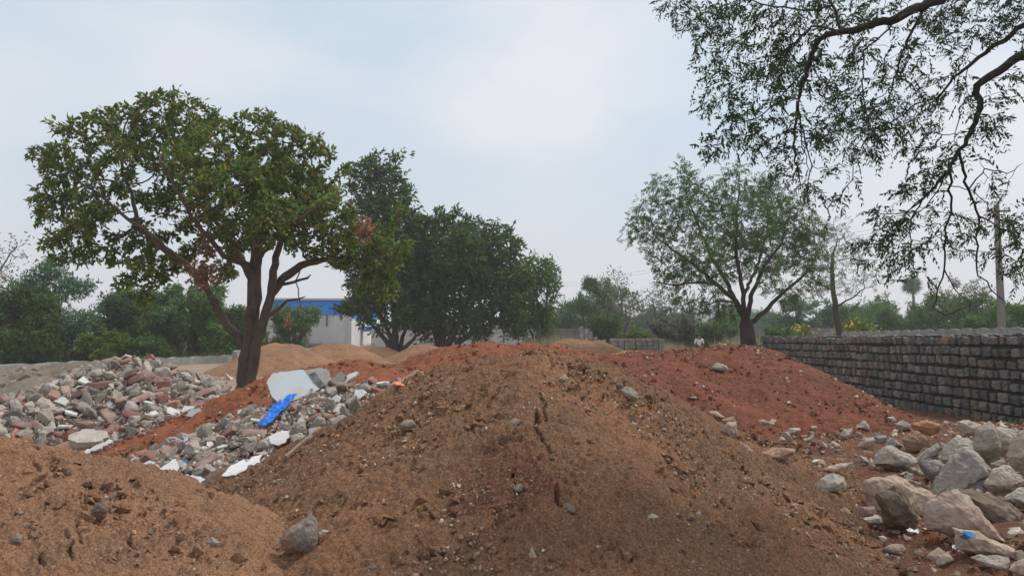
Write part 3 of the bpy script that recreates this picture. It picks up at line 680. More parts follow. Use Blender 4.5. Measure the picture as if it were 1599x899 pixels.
def scatter_pts(own, x0, x1, y0, y1, n, facing=True):
    x = rng.uniform(x0, x1, n); y = rng.uniform(y0, y1, n); m = owner(x, y) == own if isinstance(own, str) else np.isin(owner(x, y), own)
    x = x[m]; y = y[m]; z = top(x, y)
    if facing:     # keep the side and crest one can walk up to see
        nn = nrm(x, y); v = np.stack([-x, -y, EYE-z], -1); v /= np.linalg.norm(v, axis=1)[:, None]; k = (nn*v).sum(1) > -.25; x, y, z = x[k], y[k], z[k]
    return x, y, z
def stuff_pieces(name, x, y, z, smin, smax, mat, label=None, sink=.25, flat=.75, power=2.2, own_parent=None):
    Vs = []; Fs = []; off = 0; k = len(x); t = rng.integers(0, len(PEB), k)
    S = smin+(smax-smin)*rng.uniform(0, 1, k)**power
    for j, (tv, tf) in enumerate(PEB):
        m = t == j
        if not m.any(): continue
        P = np.stack([x[m], y[m], z[m]+S[m]*(.5-sink)*.5], -1)
        sc_ = np.stack([S[m]*rng.uniform(.8, 1.2, m.sum()), S[m]*rng.uniform(.6, 1, m.sum()), S[m]*rng.uniform(.4, flat, m.sum())], -1)
        V, Fc = merge(tv, tf, P, rand_rot(m.sum()), sc_); Vs.append(V); Fs.append(Fc+off); off += len(V)
    return tag(mobj(name, np_mesh(name, np.concatenate(Vs), np.concatenate(Fs), mat)), label, kind='stuff')
# gravel and crumbs lying on the soil
def gravel(own, box, n, mats, smin, smax, what):
    for mt, fr, k in mats:
        x, y, z = scatter_pts(own, *box, int(n*fr)); stuff_pieces('gravel', x, y, z-.004, smin, smax*k, MB[mt], None, .25, .8, 4.0)
gravel('main', (-3.6, 4.2, 3.9, 9.2), 34000, [('gravel', .9, 1), ('gravel_red', .12, 1), ('gravel_pale', .22, .8)], .006, .06, 'm')
gravel('fl', (-6.5, .2, 3.2, 7), 16000, [('gravel', .85, 1), ('gravel_red', .1, .8), ('gravel_pale', .10, .6)], .006, .05, 'f')
gravel('redr', (0, 8.5, 10, 18), 16000, [('gravel_red', .85, 1.2), ('gravel_pale', .06, 1.6)], .012, .08, 'r')
gravel(['redl', 'redc'], (-7, 4, 9, 16), 16000, [('gravel_red', .8, 1.3), ('gravel_pale', .08, 1)], .012, .08, 'r')
gravel(['apron', 'ground'], (1.5, 9.4, 4.0, 14), 26000, [('gravel_red', .7, 1.2), ('gravel', .2, 1.2), ('gravel_pale', .12, 1.3)], .008, .08, 'a')
x, y, z = scatter_pts('apron', 2.6, 9.3, 5, 13.5, 1500); stuff_pieces('stone_debris', x, y, z, .03, .18, MB['gravel_pale'], None, .3, .6, 3)
gravel('ground', (-16, 4, 8, 34), 16000, [('gravel', .6, 1), ('gravel_pale', .3, 1)], .02, .12, 'g')
for own_, bx_, n_, m_ in (('main', (-3.4, 4, 4.0, 8.8), 1700, 'soil_main'), ('fl', (-6, .2, 3.2, 6.6), 700, 'soil_tan'), ('redr', (0, 8.5, 11, 17), 700, 'soil_red2'), (['redl', 'redc'], (-7, 4, 9, 16), 900, 'soil_red'), ('apron', (1.8, 9.3, 4.2, 14), 900, 'soil_apron')):
    x, y, z = scatter_pts(own_, *bx_, n_*3); k = fbm2(x, y, 1.3, 61, 3) > -.05; x, y, z = x[k], y[k], z[k]; stuff_pieces('soil_clods', x, y, z, .02, .13, MB[m_], None, .3, .9, 3.2)
x, y, z = scatter_pts('pale', -15, -8, 16, 22, 1500); stuff_pieces('spoil_chunks', x, y, z, .04, .34, MB['spoil_i'], None, .3, .5, 2.5)

ZONES = [(412, 518, 572, 640), (400, 462, 628, 690), (418, 462, 670, 728), (340, 430, 705, 775), (238, 286, 712, 764), (260, 325, 738, 775), (516, 545, 580, 606), (128, 178, 684, 712), (105, 172, 664, 700)]
def hero_zone(x, y, z):
    c, s = math.cos(PITCH), math.sin(PITCH); dz = z-EYE; f = y*c+dz*s; px = PW/2+F*x/f; py = PH/2-F*(dz*c-y*s)/f; m = np.zeros(x.shape, bool)
    for a, b, q, r in ZONES: m |= (px > a+2) & (px < b-2) & (py > q+4) & (py < r)
    return m
def heap(own, box, n_big, n_brick, n_plaster, where, smax, n_fill, mixp):
    """one object per countable piece, largest and nearest first; the crumbs between them are one mass"""
    x, y, z = scatter_pts(own, *box, 36000); m = ~hero_zone(x, y, z); x, y, z = x[m], y[m], z[m]
    P = []; S = []; cell = {}
    sizes = np.sort(rng.uniform(0, 1, 6000)**3.2)[::-1]*(smax-.06)+.06
    j = 0
    for s in sizes:                                    # dart throwing, big ones first
        for _ in range(6):
            if j >= len(x): break
            p = (x[j], y[j], z[j]); j += 1
            key = (int(p[0]/.4), int(p[1]/.4)); ok = True
            for a in (-1, 0, 1):
                for b in (-1, 0, 1):
                    for q, sq in cell.get((key[0]+a, key[1]+b), ()):
                        if (q[0]-p[0])**2+(q[1]-p[1])**2 < (.36*(s+sq))**2: ok = False; break
                    if not ok: break
                if not ok: break
            if ok: cell.setdefault(key, []).append((p, s)); P.append(p); S.append(s); break
    P = np.array(P); S = np.array(S); rank = np.argsort(-(S/P[:, 1])); P = P[rank]; S = S[rank]
    kinds = rng.choice(3, len(P), p=mixp); cnt = [0, 0, 0]; lim = [n_big, n_brick, n_plaster]
    names = ['concrete_chunk', 'brick', 'plaster_slab']
    labs = ['broken grey concrete chunk among the rest of the %s' % where, 'broken red brick among the rest of the %s' % where, 'flat piece of white plastered render lying in the %s' % where]
    cats = ['concrete chunk', 'brick', 'plaster slab']; rest = []
    nn = nrm(P[:, 0], P[:, 1])
    for i in range(len(P)):
        k = kinds[i]; s = S[i]
        if cnt[k] >= lim[k]: rest.append(i); continue
        cnt[k] += 1; me = (CH, BK, PL)[k][rng.integers(0, len((CH, BK, PL)[k]))]
        o = bpy.data.objects.new(names[k], me); q = nn[i]
        if k == 0: o.scale = (s*1.15,)*3; h = .18*s; rot = Matrix(rand_rot(1)[0].tolist()).to_euler()
        elif k == 1: f = min(1.35, max(.6, s/.2)); o.scale = (f*1.15,)*3; h = .03; rot = Matrix(rand_rot(1, .55)[0].tolist()).to_euler()
        else: o.scale = (s*1.1, s*1.1, s*.9); h = .10*s+.02; rot = (Vector(q).to_track_quat('Z', 'Y').to_matrix() @ Matrix(rand_rot(1, .3)[0].tolist())).to_euler()
        o.rotation_euler = rot; o.location = (P[i][0], P[i][1], P[i][2]+h)
        tag(o, labs[k], cats[k], '%ss of the %s' % (cats[k], where)); link(o)
    rest = np.array(rest, int)
    if len(rest):
        a = rest[kinds[rest] != 1]; b = rest[kinds[rest] == 1]
        if len(a): stuff_pieces('concrete_rubble', P[a, 0], P[a, 1], P[a, 2], .08, smax*.6, MB['concrete_i'], None, .2, .7, 1.6)
        if len(b): stuff_pieces('brick_rubble', P[b, 0], P[b, 1], P[b, 2], .08, .2, MB['brick_i'], None, .2, .6, 1.3)
    x, y, z = scatter_pts(own, *box, n_fill)
    stuff_pieces('rubble_crumbs', x, y, z, .02, .11, MB['concrete_i'], None, .2, .8, 2)
    x, y, z = scatter_pts(own, *box, n_fill//3); stuff_pieces('rubble_crumbs', x, y, z, .02, .09, MB['brick_i'], None, .2, .8, 2)
    return cnt
print('heap', heap('r1', (-10, -3.5, 10, 15), 190, 170, 50, 'large left rubble heap', .29, 22000, [.66, .24, .10]))
print('heap', heap('r2', (-6, -.6, 7, 11), 110, 70, 36, 'rubble bank beside the brown mound', .22, 20000, [.72, .18, .10]))
def scatter_on(own, box, n, mes, name, lab, cat, grp, s0, s1, tilt=.5):
    x, y, z = scatter_pts(own, *box, 4000); S = s0+(s1-s0)*rng.uniform(0, 1, n)**2
    for i in range(min(n, len(x))):
        o = bpy.data.objects.new(name, mes[rng.integers(0, len(mes))]); o.scale = (S[i],)*3
        o.rotation_euler = (rng.normal()*tilt, rng.normal()*tilt, rng.uniform(0, 6.28)); o.location = (x[i], y[i], z[i]+S[i]*.1)
        tag(o, lab, cat, grp); link(o)
STN_M = [rock('tan_stone', (.42, .33, .25), .3, dust=(.34, .19, .12)), rock('pale_stone', (.52, .47, .40), .25, dust=(.38, .25, .18)), rock('brown_stone', (.24, .15, .105), .3)]
STN = [rock_mesh('stone', STN_M[i % 3], (1, .8, .55), 12, 2, .45, .1, 500+i) for i in range(9)]
scatter_on(['apron', 'ground'], (2.6, 9.0, 4.8, 12), 65, STN, 'stone', 'small loose stone scattered on the trodden red soil before the stone wall', 'stone', 'loose stones on the trodden soil', .06, .28)
scatter_on('redr', (1, 8.2, 11.5, 16), 24, STN, 'stone', 'small stone poking out of the dark red soil mound', 'stone', 'stones on the dark red mound', .05, .24)
scatter_on(['redl', 'redc'], (-6, 3, 9, 15), 24, STN+BK, 'stone', 'small stone or clod lying on the orange red soil', 'stone', 'stones on the orange red soil', .05, .2)
scatter_on('main', (-3, 3.6, 4.4, 8.6), 30, STN, 'stone', 'small stone embedded in the slope of the large brown mound', 'stone', 'stones on the large brown mound', .03, .10)
scatter_on('fl', (-6, -.4, 3.4, 6.5), 14, STN, 'stone', 'small stone embedded in the near left tan mound', 'stone', 'stones on the near left mound', .03, .08)
scatter_on('ground', (-8, 0, 5.8, 11), 20, CH, 'concrete_chunk', 'grey chunk strewn on the ground between the rubble heaps', 'concrete chunk', 'chunks strewn between the heaps', .08, .25)
x, y, z = scatter_pts('ground', -11, 4, 22, 60, 900); stuff_pieces('far_rubble', x, y, z, .1, .5, MB['concrete_i'], None, .2, .6, 2)

# ------------------------------------------------------------------ single rocks read off the photograph
def rock_of(name, lab, cat, mat, outline, Y=None, thick=.7, ridge_pt=None, seed=0, cuts=3, na=.05, smooth_it=1, fwd=0, sharp=30, group=None):
    """a boulder whose outline is known: hull of the outline at its widest, smaller faces in front and behind"""
    o_ = np.array(outline, float); lo = o_[o_[:, 1].argmax()]
    if Y is None: Y = hit(*lo)[1]+.0
    r_ = np.random.default_rng(seed); w = (np.ptp(o_[:, 0])+np.ptp(o_[:, 1]))/2*Y/F; t = w*thick; Yc = Y+t*.12+fwd
    mid = np.array([at(p[0], p[1], Yc) for p in o_]); c = mid.mean(0); rp = np.array(at(*ridge_pt, Yc)) if ridge_pt is not None else c
    fr = rp+(mid-rp)*r_.uniform(.45, .75, (len(mid), 1)); fr[:, 1] -= t*.5*r_.uniform(.5, 1, len(mid)); bk = c+(mid-c)*r_.uniform(.5, .8, (len(mid), 1)); bk[:, 1] += t*.5*r_.uniform(.6, 1, len(mid))
    pts = np.vstack([mid, fr, bk, [rp-np.array([0, t*.55, 0])]]); base = np.array([c[0], Yc, mid[:, 2].min()])
    me = rock_mesh(name, mat, pts=pts-base, cuts=cuts, smooth_it=smooth_it, noise_a=na, seed=seed, sharp=sharp, nfreq=2.5)
    o = mobj(name, me, loc=base); return tag(o, lab, cat, group)
def q4(*p): return [(1340+a/3.471, 640+b/3.471) for a, b in p]
def q5(*p): return [(1099+a/3.198, 620+b/3.198) for a, b in p]
bP = rock('boulder_pinkish', (.52, .40, .31), .05, vein=(.38, .26, .20), bumpd=.03, scale=.7, sat=(.75, 1.05))
bG = rock('boulder_grey', (.40, .355, .305), .06, vein=(.27, .23, .20), bumpd=.03, scale=.7, sat=(.75, 1.05))
bW = rock('boulder_pale', (.52, .465, .385), .06, vein=(.40, .33, .27), bumpd=.03, scale=.7, sat=(.75, 1.05))
bB = rock('boulder_brown', (.20, .15, .115), .08, (.8, 1.05), vein=(.36, .27, .21), bumpd=.02, scale=.8)
bV = rock('boulder_violet', (.30, .26, .26), .05, vein=(.38, .32, .28), bumpd=.012, scale=.7, sat=(.75, 1.05))
bT = rock('boulder_tan', (.40, .26, .17), .05, bumpd=.008, scale=.6)
bO = rock('stone_orange', (.40, .25, .165), .1, bumpd=.006)
BL = [('boulder', 'wide flat pale boulder behind the rough brown boulder at right', bP, q4((35, 400), (80, 365), (180, 362), (300, 400), (420, 460), (400, 530), (370, 600), (300, 640), (150, 610), (45, 545)), 7.0, .45, None),
      ('boulder', 'rough upright brown boulder leaning on the wide pale boulder', bB, q4((100, 445), (200, 415), (240, 430), (265, 480), (290, 530), (325, 600), (315, 645), (280, 660), (230, 635), (150, 635), (115, 520)), None, .5, (1385, 800)),
      ('boulder', 'large angular pinkish boulder with dark underside in the right foreground', bP, q4((360, 550), (400, 490), (450, 450), (530, 435), (590, 475), (650, 550), (720, 620), (790, 700), (785, 715), (660, 690), (560, 690), (480, 680), (390, 640)), None, .6, q4((560, 600))[0]),
      ('boulder', 'broad smooth brown slab boulder behind the pinkish boulder', bB, q4((530, 430), (620, 435), (780, 480), (880, 560), (895, 650), (850, 735), (790, 710), (650, 600)), 6.6, .6, None),
      ('boulder', 'grey pyramid shaped boulder pointing up in the stone pile', bG, q4((410, 425), (450, 350), (520, 270), (600, 200), (660, 250), (720, 322), (640, 375), (540, 415), (470, 445), (415, 450)), 7.7, .7, q4((560, 370))[0]),
      ('boulder', 'pale boulder with faint blue stain behind the grey pyramid boulder', bW, q4((445, 270), (470, 200), (520, 150), (590, 148), (625, 180), (610, 220), (560, 300), (480, 310)), 8.3, .6, None),
      ('boulder', 'violet grey wedge boulder left of the grey pyramid boulder', bV, q4((325, 270), (380, 262), (440, 275), (480, 300), (440, 380), (415, 400), (350, 330)), 8.0, .7, None),
      ('boulder', 'tall two toned block with dark shaded face in the stone pile', bG, q4((615, 205), (650, 110), (710, 60), (740, 90), (780, 250), (720, 305), (640, 250)), 8.5, .6, q4((690, 150))[0]),
      ('boulder', 'pale boulder at the left end of the pile against the stone wall', bW, q4((540, 60), (600, 55), (665, 80), (655, 140), (560, 140), (545, 100)), 9.6, .7, None),
      ('boulder', 'pale upper boulder with bluish patch near the right edge', bW, q4((710, 150), (750, 90), (860, 110), (890, 150), (850, 210), (800, 260), (740, 220)), 8.9, .6, None),
      ('boulder', 'cream rough boulder cut by the right edge of the view', bP, q4((805, 260), (850, 150), (899, 110), (980, 200), (960, 340), (860, 330)), 8.0, .6, None),
      ('boulder', 'rounded pink faced boulder under the cream one at right', bP, q4((685, 400), (750, 320), (810, 300), (899, 380), (860, 430), (770, 460), (715, 445)), 7.5, .7, None),
      ('boulder', 'pale flat block at the right edge above the brown slab', bW, q4((780, 480), (890, 420), (980, 430), (960, 510), (860, 515)), 7.2, .6, None),
      ('boulder', 'small grey boulder wedged between the tall block and the pink faced one', bG, q4((720, 290), (790, 260), (820, 300), (760, 335), (725, 330)), 8.0, .7, None),
      ('boulder', 'dark grey boulder in the gap under the pyramid boulder', bV, q4((560, 410), (680, 370), (720, 420), (700, 460), (600, 450)), 7.6, .6, None),
      ('boulder', 'smooth rounded tan boulder below the flat tan one', bT, q4((245, 160), (300, 112), (380, 115), (412, 170), (400, 212), (330, 242), (265, 230)), None, .8, None),
      ('boulder', 'flat topped tan boulder near the foot of the stone wall', bO, q4((290, 75), (370, 55), (440, 75), (440, 115), (390, 140), (300, 105)), 9.9, .7, None),
      ('boulder', 'small crusty boulder left of the flat topped tan one', bG, q4((200, 75), (240, 55), (285, 75), (282, 105), (215, 118)), None, .7, None),
      ('boulder', 'flat pink boulder with bright blue paint smear in the front right', bP, q4((520, 640), (620, 650), (740, 700), (840, 750), (855, 800), (750, 815), (640, 790), (540, 750)), None, .6, q4((680, 740))[0]),
      ('boulder', 'speckled angular boulder between tan and violet boulders', bG, q4((320, 265), (380, 210), (430, 180), (445, 220), (420, 275), (350, 290)), 8.7, .6, None),
      ('boulder', 'pale crusty concrete lump with a hollow under it', bW, q4((75, 290), (120, 220), (160, 190), (260, 225), (330, 280), (310, 335), (240, 310), (120, 305)), None, .6, None),
      ('stone', 'small white cube like stone in front of the crusty lump', bW, q4((110, 262), (150, 250), (178, 290), (165, 318), (115, 312)), None, .8, None),
      ('boulder', 'corner boulder with orange brown face at the bottom right edge', bP, q4((825, 865), (870, 815), (930, 790), (990, 830), (950, 899), (850, 899)), None, .7, None),
      ('stone', 'pale curved stone at the front of the right stone pile', bP, q4((425, 838), (440, 790), (490, 765), (518, 805), (480, 815), (450, 845)), None, .7, None),
      ('stone', 'flat orange stone lying on the soil in front of the boulders', bO, q4((140, 748), (170, 730), (240, 728), (258, 750), (230, 775), (160, 775)), None, .8, None),
      ('stone', 'round orange stone beside the flat orange one', bO, q4((305, 772), (330, 748), (352, 775), (345, 803), (312, 800)), None, .8, None),
      ('stone', 'long pale rounded stone below the blue smeared boulder', bW, q4((610, 800), (650, 785), (815, 795), (822, 862), (760, 875), (680, 848)), None, .5, None),
      ('stone', 'grey round stone at the right edge beside the blue smeared boulder', bG, q4((848, 750), (870, 720), (905, 715), (935, 750), (899, 788), (860, 782)), 6.0, .8, None),
      ('brick', 'red brick resting on a pale slab by the brown boulder', MB['brick'], q4((5, 545), (20, 525), (90, 522), (98, 560), (70, 577), (5, 577)), 6.3, .7, None),
      ('stone', 'pale flat slab under the red brick', bW, q4((5, 580), (120, 570), (127, 605), (60, 628), (10, 612)), None, .7, None),
      ('stone', 'pale angular rock alone on the red soil near the flat grey slab', bW, q5((550, 458), (580, 410), (640, 375), (705, 400), (708, 445), (660, 472), (580, 474)), None, .7, q5((640, 430))[0]),
      ('concrete_slab', 'thin grey green slab lying level on the red soil', rock('slab_green_grey', (.42, .44, .38), .05, bumpd=.003), q5((425, 375), (440, 368), (575, 380), (578, 402), (430, 394)), None, .8, None),
      ('stone', 'flat pinkish slab with pale rim at the right foot of the large mound', rock('slab_pink', (.42, .24, .17), .05, dust=(.55, .45, .36)), q5((260, 298), (350, 250), (450, 262), (450, 282), (400, 322), (320, 325)), None, .6, None),
      ('stone', 'pink stone with white crust on the shoulder of the large mound', rock('pink_crusted', (.48, .30, .22), .05, dust=(.62, .58, .5)), q5((85, 165), (120, 125), (160, 120), (172, 190), (155, 218), (110, 195)), None, .6, None),
      ('stone', 'pale slanting strip of stone along the edge of the large mound', bP, q5((160, 220), (210, 235), (255, 270), (250, 292), (200, 262)), None, .6, None),
      ('stone', 'broken pale pot like stone on the red soil', bP, q5((405, 192), (430, 150), (480, 155), (482, 187)), None, .7, None),
      ('stone', 'thin curved shard standing on the red soil', bW, q5((500, 217), (550, 180), (552, 200), (525, 225)), None, .4, None),
      ('stone', 'white crusty stone left of the group under the wall', bW, q5((680, 192), (700, 160), (745, 155), (722, 202), (695, 214)), None, .7, None),
      ('stone', 'blocky stone with pale top in the group under the wall', bP, q5((770, 247), (800, 205), (850, 200), (842, 262), (810, 272)), None, .7, None),
      ('stone', 'pointed stone at the top of the group under the wall', bW, q5((760, 152), (800, 112), (825, 140), (820, 167)), None, .7, None),
      ('stone', 'square stone right of the blocky stone under the wall', bG, q5((850, 192), (910, 190), (915, 225), (865, 238)), None, .7, None),
      ('stone', 'slanted grey stone between blocky stone and rounded tan boulder', bG, q5((915, 225), (945, 200), (992, 240), (985, 262), (930, 245)), None, .7, None),
      ('stone', 'long low pale stone in the middle of the red soil', bP, q5((595, 358), (660, 335), (740, 325), (742, 352), (620, 372)), None, .5, None),
      ('stone', 'narrow slanting white stone right of the long low one', bW, q5((775, 292), (785, 288), (850, 338), (840, 347), (780, 317)), None, .6, None),
      ('stone', 'white stone at the upper left of the red soil flat', bW, q5((250, 122), (300, 110), (325, 125), (312, 142)), None, .6, None),
      ('stone', 'pale elongated stone at the top left of the red soil flat', bP, q5((20, 72), (60, 66), (105, 100), (95, 110), (40, 97)), None, .6, None),
      ('stone', 'small tan stone above the pink crusted stone', bP, q5((90, 112), (150, 95), (158, 115), (100, 132)), None, .6, None),
      ('stone', 'rounded tan stone half buried where the mound meets the boulders', bT, q5((668, 565), (705, 548), (742, 580), (740, 605), (690, 605)), None, .8, None),
      ('stone', 'small white stone under the foot of the stone wall', bW, q5((915, 100), (945, 95), (965, 118), (940, 132)), None, .7, None),
      ('stone', 'grey angular stone on the right shoulder of the large mound', bG, [(969, 608), (978, 603), (996, 612), (998, 622), (988, 628), (974, 620)], None, .7, None),
      ('stone', 'dusty brown stone beside the grey one on the mound shoulder', bB, [(961, 600), (968, 595), (974, 602), (971, 610), (963, 607)], None, .7, None),
      ('stone', 'small pale stone on the crest of the large mound', bP, [(873, 590), (882, 584), (888, 590), (884, 597), (876, 596)], None, .7, None),
      ('boulder', 'pointed brown grey boulder at the left foot of the large mound', rock('boulder_dusty', (.27, .215, .175), .05, vein=(.32, .20, .14), bumpd=.012), [(436, 840), (445, 830), (485, 803), (494, 815), (496, 840), (490, 866), (465, 862), (442, 858)], None, .6, (470, 835)),
      ('stone', 'small white stone touching the pointed boulder', bW, [(497, 832), (504, 826), (514, 828), (508, 838), (499, 840)], None, .7, None),
      ('stone', 'round brown clod on the upper left slope of the large mound', bB, [(622, 662), (630, 656), (645, 655), (651, 664), (645, 672), (628, 673)], None, .7, None),
      ('stone', 'reddish brown oval stone near the long crack', bB, [(790, 662), (803, 652), (815, 656), (810, 665), (796, 667)], None, .7, None),
      ('stone', 'orange triangular stone on the right slope of the large mound', bO, [(1108, 814), (1114, 808), (1119, 818), (1112, 821)], None, .7, None),
      ('stone', 'grey slate like stone low on the near left mound', bG, [(322, 845), (332, 838), (345, 846), (341, 852), (328, 850)], None, .5, None),
      ('stone', 'bluish stone at the far left of the near left mound', bG, [(15, 848), (26, 830), (34, 838), (35, 848)], None, .5, None),
      ('stone', 'dark brown clod standing on the near left mound', bB, [(142, 800), (150, 786), (160, 780), (168, 790), (166, 806), (152, 814)], None, .7, None),
      ('stone', 'small grey triangular stone at the bottom centre', bP, [(824, 872), (830, 852), (838, 868), (836, 876)], None, .6, None),
      ('stone', 'round brown stone at the bottom left of the large mound', bB, [(575, 884), (582, 878), (589, 884), (586, 891), (577, 891)], None, .8, None),
      ('stone', 'rusty brown stone in the hollow right of the crack', bB, [(874, 795), (884, 785), (897, 790), (900, 800), (885, 806)], None, .7, None),
      ('stone', 'pale oval stone on the lower right slope of the large mound', bP, [(1009, 808), (1018, 801), (1029, 806), (1024, 815), (1012, 815)], None, .6, None),
      ('stone', 'pinkish stone set in the crest of the dark red mound', bP, [(1112, 572), (1120, 566), (1134, 570), (1138, 577), (1124, 580), (1114, 577)], None, .7, None)]
for i, (nm, lab, mt, ol, Y, th, rp) in enumerate(BL):
    big = nm == 'boulder'; cat = {'concrete_slab': 'concrete slab'}.get(nm, nm)
    o = rock_of(nm, lab, cat, mt, ol, Y, th, rp, seed=700+i, cuts=4 if big else 3, na=.05 if big else .06, smooth_it=1, sharp=24)
    if 'blue paint smear' in lab or 'bluish patch' in lab or 'blue stain' in lab: o['paint'] = 1
def pile_fill():
    n = 0
    for i in range(900):
        x = rng.uniform(3.3, 7.4); y = rng.uniform(6.9, 10.6); u = x/y*F+PW/2
        if u > 1640 or u < 1350+(y-6.2)*22 or n > 88: continue
        s = rng.uniform(.10, .32); z = float(top(np.array([x]), np.array([y]))[0])
        o = bpy.data.objects.new('stone', FS[i % 8]); o.scale = (s, s, s); o.rotation_euler = tuple(rng.uniform(0, 6.28, 3)); o.location = (x, y, z+s*.12); C.objects.link(o)
        tag(o, 'broken angular stone filling the gaps of the right hand boulder pile', 'stone', 'broken stones of the boulder pile'); n += 1
FS = [rock_mesh('stone', [bW, bG, bP, bB][i % 4], (1, .8, .62), 11, 3, .5, .08, 860+i, smooth_it=1, sharp=26) for i in range(8)]
pile_fill()
def extra_boulders():
    """the rest of the pile runs on beside the wall, out of the frame"""
    for i in range(26):
        x = rng.uniform(5.0, 8.6); y = rng.uniform(5.6, 8.2)
        if x < y*.66+.35: continue
        s = rng.uniform(.45, .9); z = float(top(np.array([x]), np.array([y]))[0])
        me = rock_mesh('boulder', [bP, bG, bW, bB][i % 4], (s, s*.8, s*.7), 11, 3, .6, .06, 900+i, smooth_it=1, sharp=28)
        o = mobj('boulder', me, loc=(x, y, z+s*.2)); o.rotation_euler = rng.uniform(0, 6.28, 3); tag(o, 'angular boulder of the stone pile just outside the view', 'boulder', 'boulders beyond the frame')
# painted smear on the front boulder, laid on its surface
PAINT = plain('blue_paint', (.03, .16, .34), .6, .3, 14, .003)
def smear(px, py, rp, o, mat, name, lab):
    deps = bpy.context.evaluated_depsgraph_get()
    bvh = None
    from mathutils.bvhtree import BVHTree
    me = o.data; bvh = BVHTree.FromPolygons([o.location+v.co for v in me.vertices], [p.vertices[:] for p in me.polygons])
    V = []; Fc = []; n = 18; org = Vector((0, 0, EYE)); ok = True
    for k in range(5):
        for a in range(n):
            t = a/n*2*math.pi; rr = rp*k/4*(1+.25*math.sin(3*t+1)+.15*math.sin(5*t)); d = Vector(ray(px+rr*math.cos(t)*1.3, py+rr*math.sin(t)*.75)); h = bvh.ray_cast(org, d.normalized())
            if h[0] is None: ok = False; break
            V.append(tuple(h[0]+h[1]*.004-o.location))
        if not ok: break
    if not ok: print('smear miss', lab); return
    for k in range(4):
        for a in range(n): Fc.append((k*n+a, k*n+(a+1) % n, (k+1)*n+(a+1) % n, (k+1)*n+a))
    m = np_mesh(name, np.array(V), np.array(Fc), mat, True); q = mobj(name, m, o)
for o in [q for q in C.objects if q.get('paint')]:
    del o['paint']
    if 'smear' in o['label']: smear(1511, 835, 8, o, PAINT, 'paint_smear', 'blue')
    elif 'faint' in o['label']: smear(1483, 698, 6, o, plain('pale_blue_paint', (.30, .40, .44), .7), 'paint_smear', 'pale')

# ------------------------------------------------------------------ hero pieces in the rubble bank
def plate(outline, Y, nvec, thick, back_mat, name, lab, cat, coat=None, coat_mat=None, anchor=None, dirt_name='plaster', jag=.012, body_part=None, coat_outlines=None):
    """a broken slab lying in a plane through (outline centre, Y) with the given facing; optional thin coats on its face"""
    c = np.mean(outline, 0) if anchor is None else anchor; P0 = np.array(at(c[0], c[1], Y)); n = unit(np.array(nvec, float)); eye = np.array([0, 0, EYE])
    def onp(px, py, lift=0):
        d = ray(px, py); t = ((P0+n*lift-eye)@n)/(d@n); return eye+d*t
    def poly(ol, sub=5):
        out = []
        for a, b in zip(ol, ol[1:]+ol[:1]):
            A = onp(*a); B = onp(*b)
            for k in range(sub):
                t = k/sub; out.append(A+(B-A)*t+rng.normal(size=3)*jag*(1 if k else .4))
        out = np.array(out); out -= ((out-P0)@n)[:, None]*n; return out
    def extr(pts, t0, t1, mat, nm, parent, inset=0, dents=0.0):
        bm = bmesh.new(); cc = pts.mean(0); rows = []
        for t, k in ((t0, 1.0), ((t0+t1)/2, 1.0+inset), (t1, 1.0-inset*.6)):
            rows.append([bm.verts.new(cc+(p-cc)*(k+(rng.uniform(-dents, dents) if t != t0 else 0))+n*t-P0) for p in pts])
        bm.faces.new(rows[0]); bm.faces.new(rows[-1][::-1])
        for r0, r1 in zip(rows[:-1], rows[1:]):
            for i in range(len(pts)): j = (i+1) % len(pts); bm.faces.new((r0[i], r1[i], r1[j], r0[j]))
        bmesh.ops.triangulate(bm, faces=bm.faces[:]); bmesh.ops.recalc_face_normals(bm, faces=bm.faces[:])
        return mobj(nm, bm_mesh(nm, bm, mat, False), parent)
    root = empty(name, P0); tag(root, lab, cat)
    face = poly(outline); extr(face, -.008 if coat else 0, -thick, back_mat, body_part or 'slab', root, .04, .05)
    for (ol, m, nm, lift) in (coat or []):
        extr(poly(ol), lift, lift-.010, m, nm, root)
    return root
WALLW = plain('old_white_paint', (.60, .64, .66), .7, .06, 5, .002, dirt=(.60, .52, .40))
WHT = plain('white_paint', (.72, .72, .72), .7, .06, 9, .002, dirt=(.55, .50, .45))
GREYP = plain('bare_grey_plaster', (.36, .345, .32), .85, .15, 9, .004)
DARKP = plain('dark_blue_grey_paint', (.085, .10, .125), .7, .25, 20, .002, dirt=(.25, .25, .24))
PINKP = plain('pink_paint', (.62, .30, .36), .7, .15, 20)
plate([(417, 595), (425, 583), (440, 580), (475, 577), (500, 573), (510, 576), (516, 592), (505, 602), (490, 612), (475, 618), (455, 626), (437, 629), (425, 620), (420, 608)], 9.85, (-.05, -.80, .62), .13, MB['concrete'],
      'wall_slab', 'large broken slab of white painted wall with grey end and dark stripe', 'wall slab',
      coat=[([(417, 595), (425, 583), (440, 580), (474, 577), (482, 588), (492, 602), (499, 606), (490, 612), (475, 618), (455, 626), (437, 629), (425, 620), (420, 608)], WALLW, 'painted_plaster', 0.0),
            ([(483, 583), (491, 581), (499, 590), (507, 602), (500, 606), (493, 599)], DARKP, 'dark_stripe', .001)], jag=.006)
def brickwork(outline, Y, nvec, lab, thick=.2, extra=None, face=None):
    return plate(outline, Y, nvec, thick, MB['brick'], 'brickwork_chunk', lab, 'brickwork chunk', coat=[(outline, face or WHT, 'plaster_face', 0.0)]+(extra or []), jag=.006, body_part='brickwork')
brickwork([(420, 682), (432, 674), (450, 672), (452, 680), (445, 690), (436, 695), (422, 692)], 8.38, (.1, -.75, .65), 'brick lump with white plastered face below the blue tarpaulin', .22)
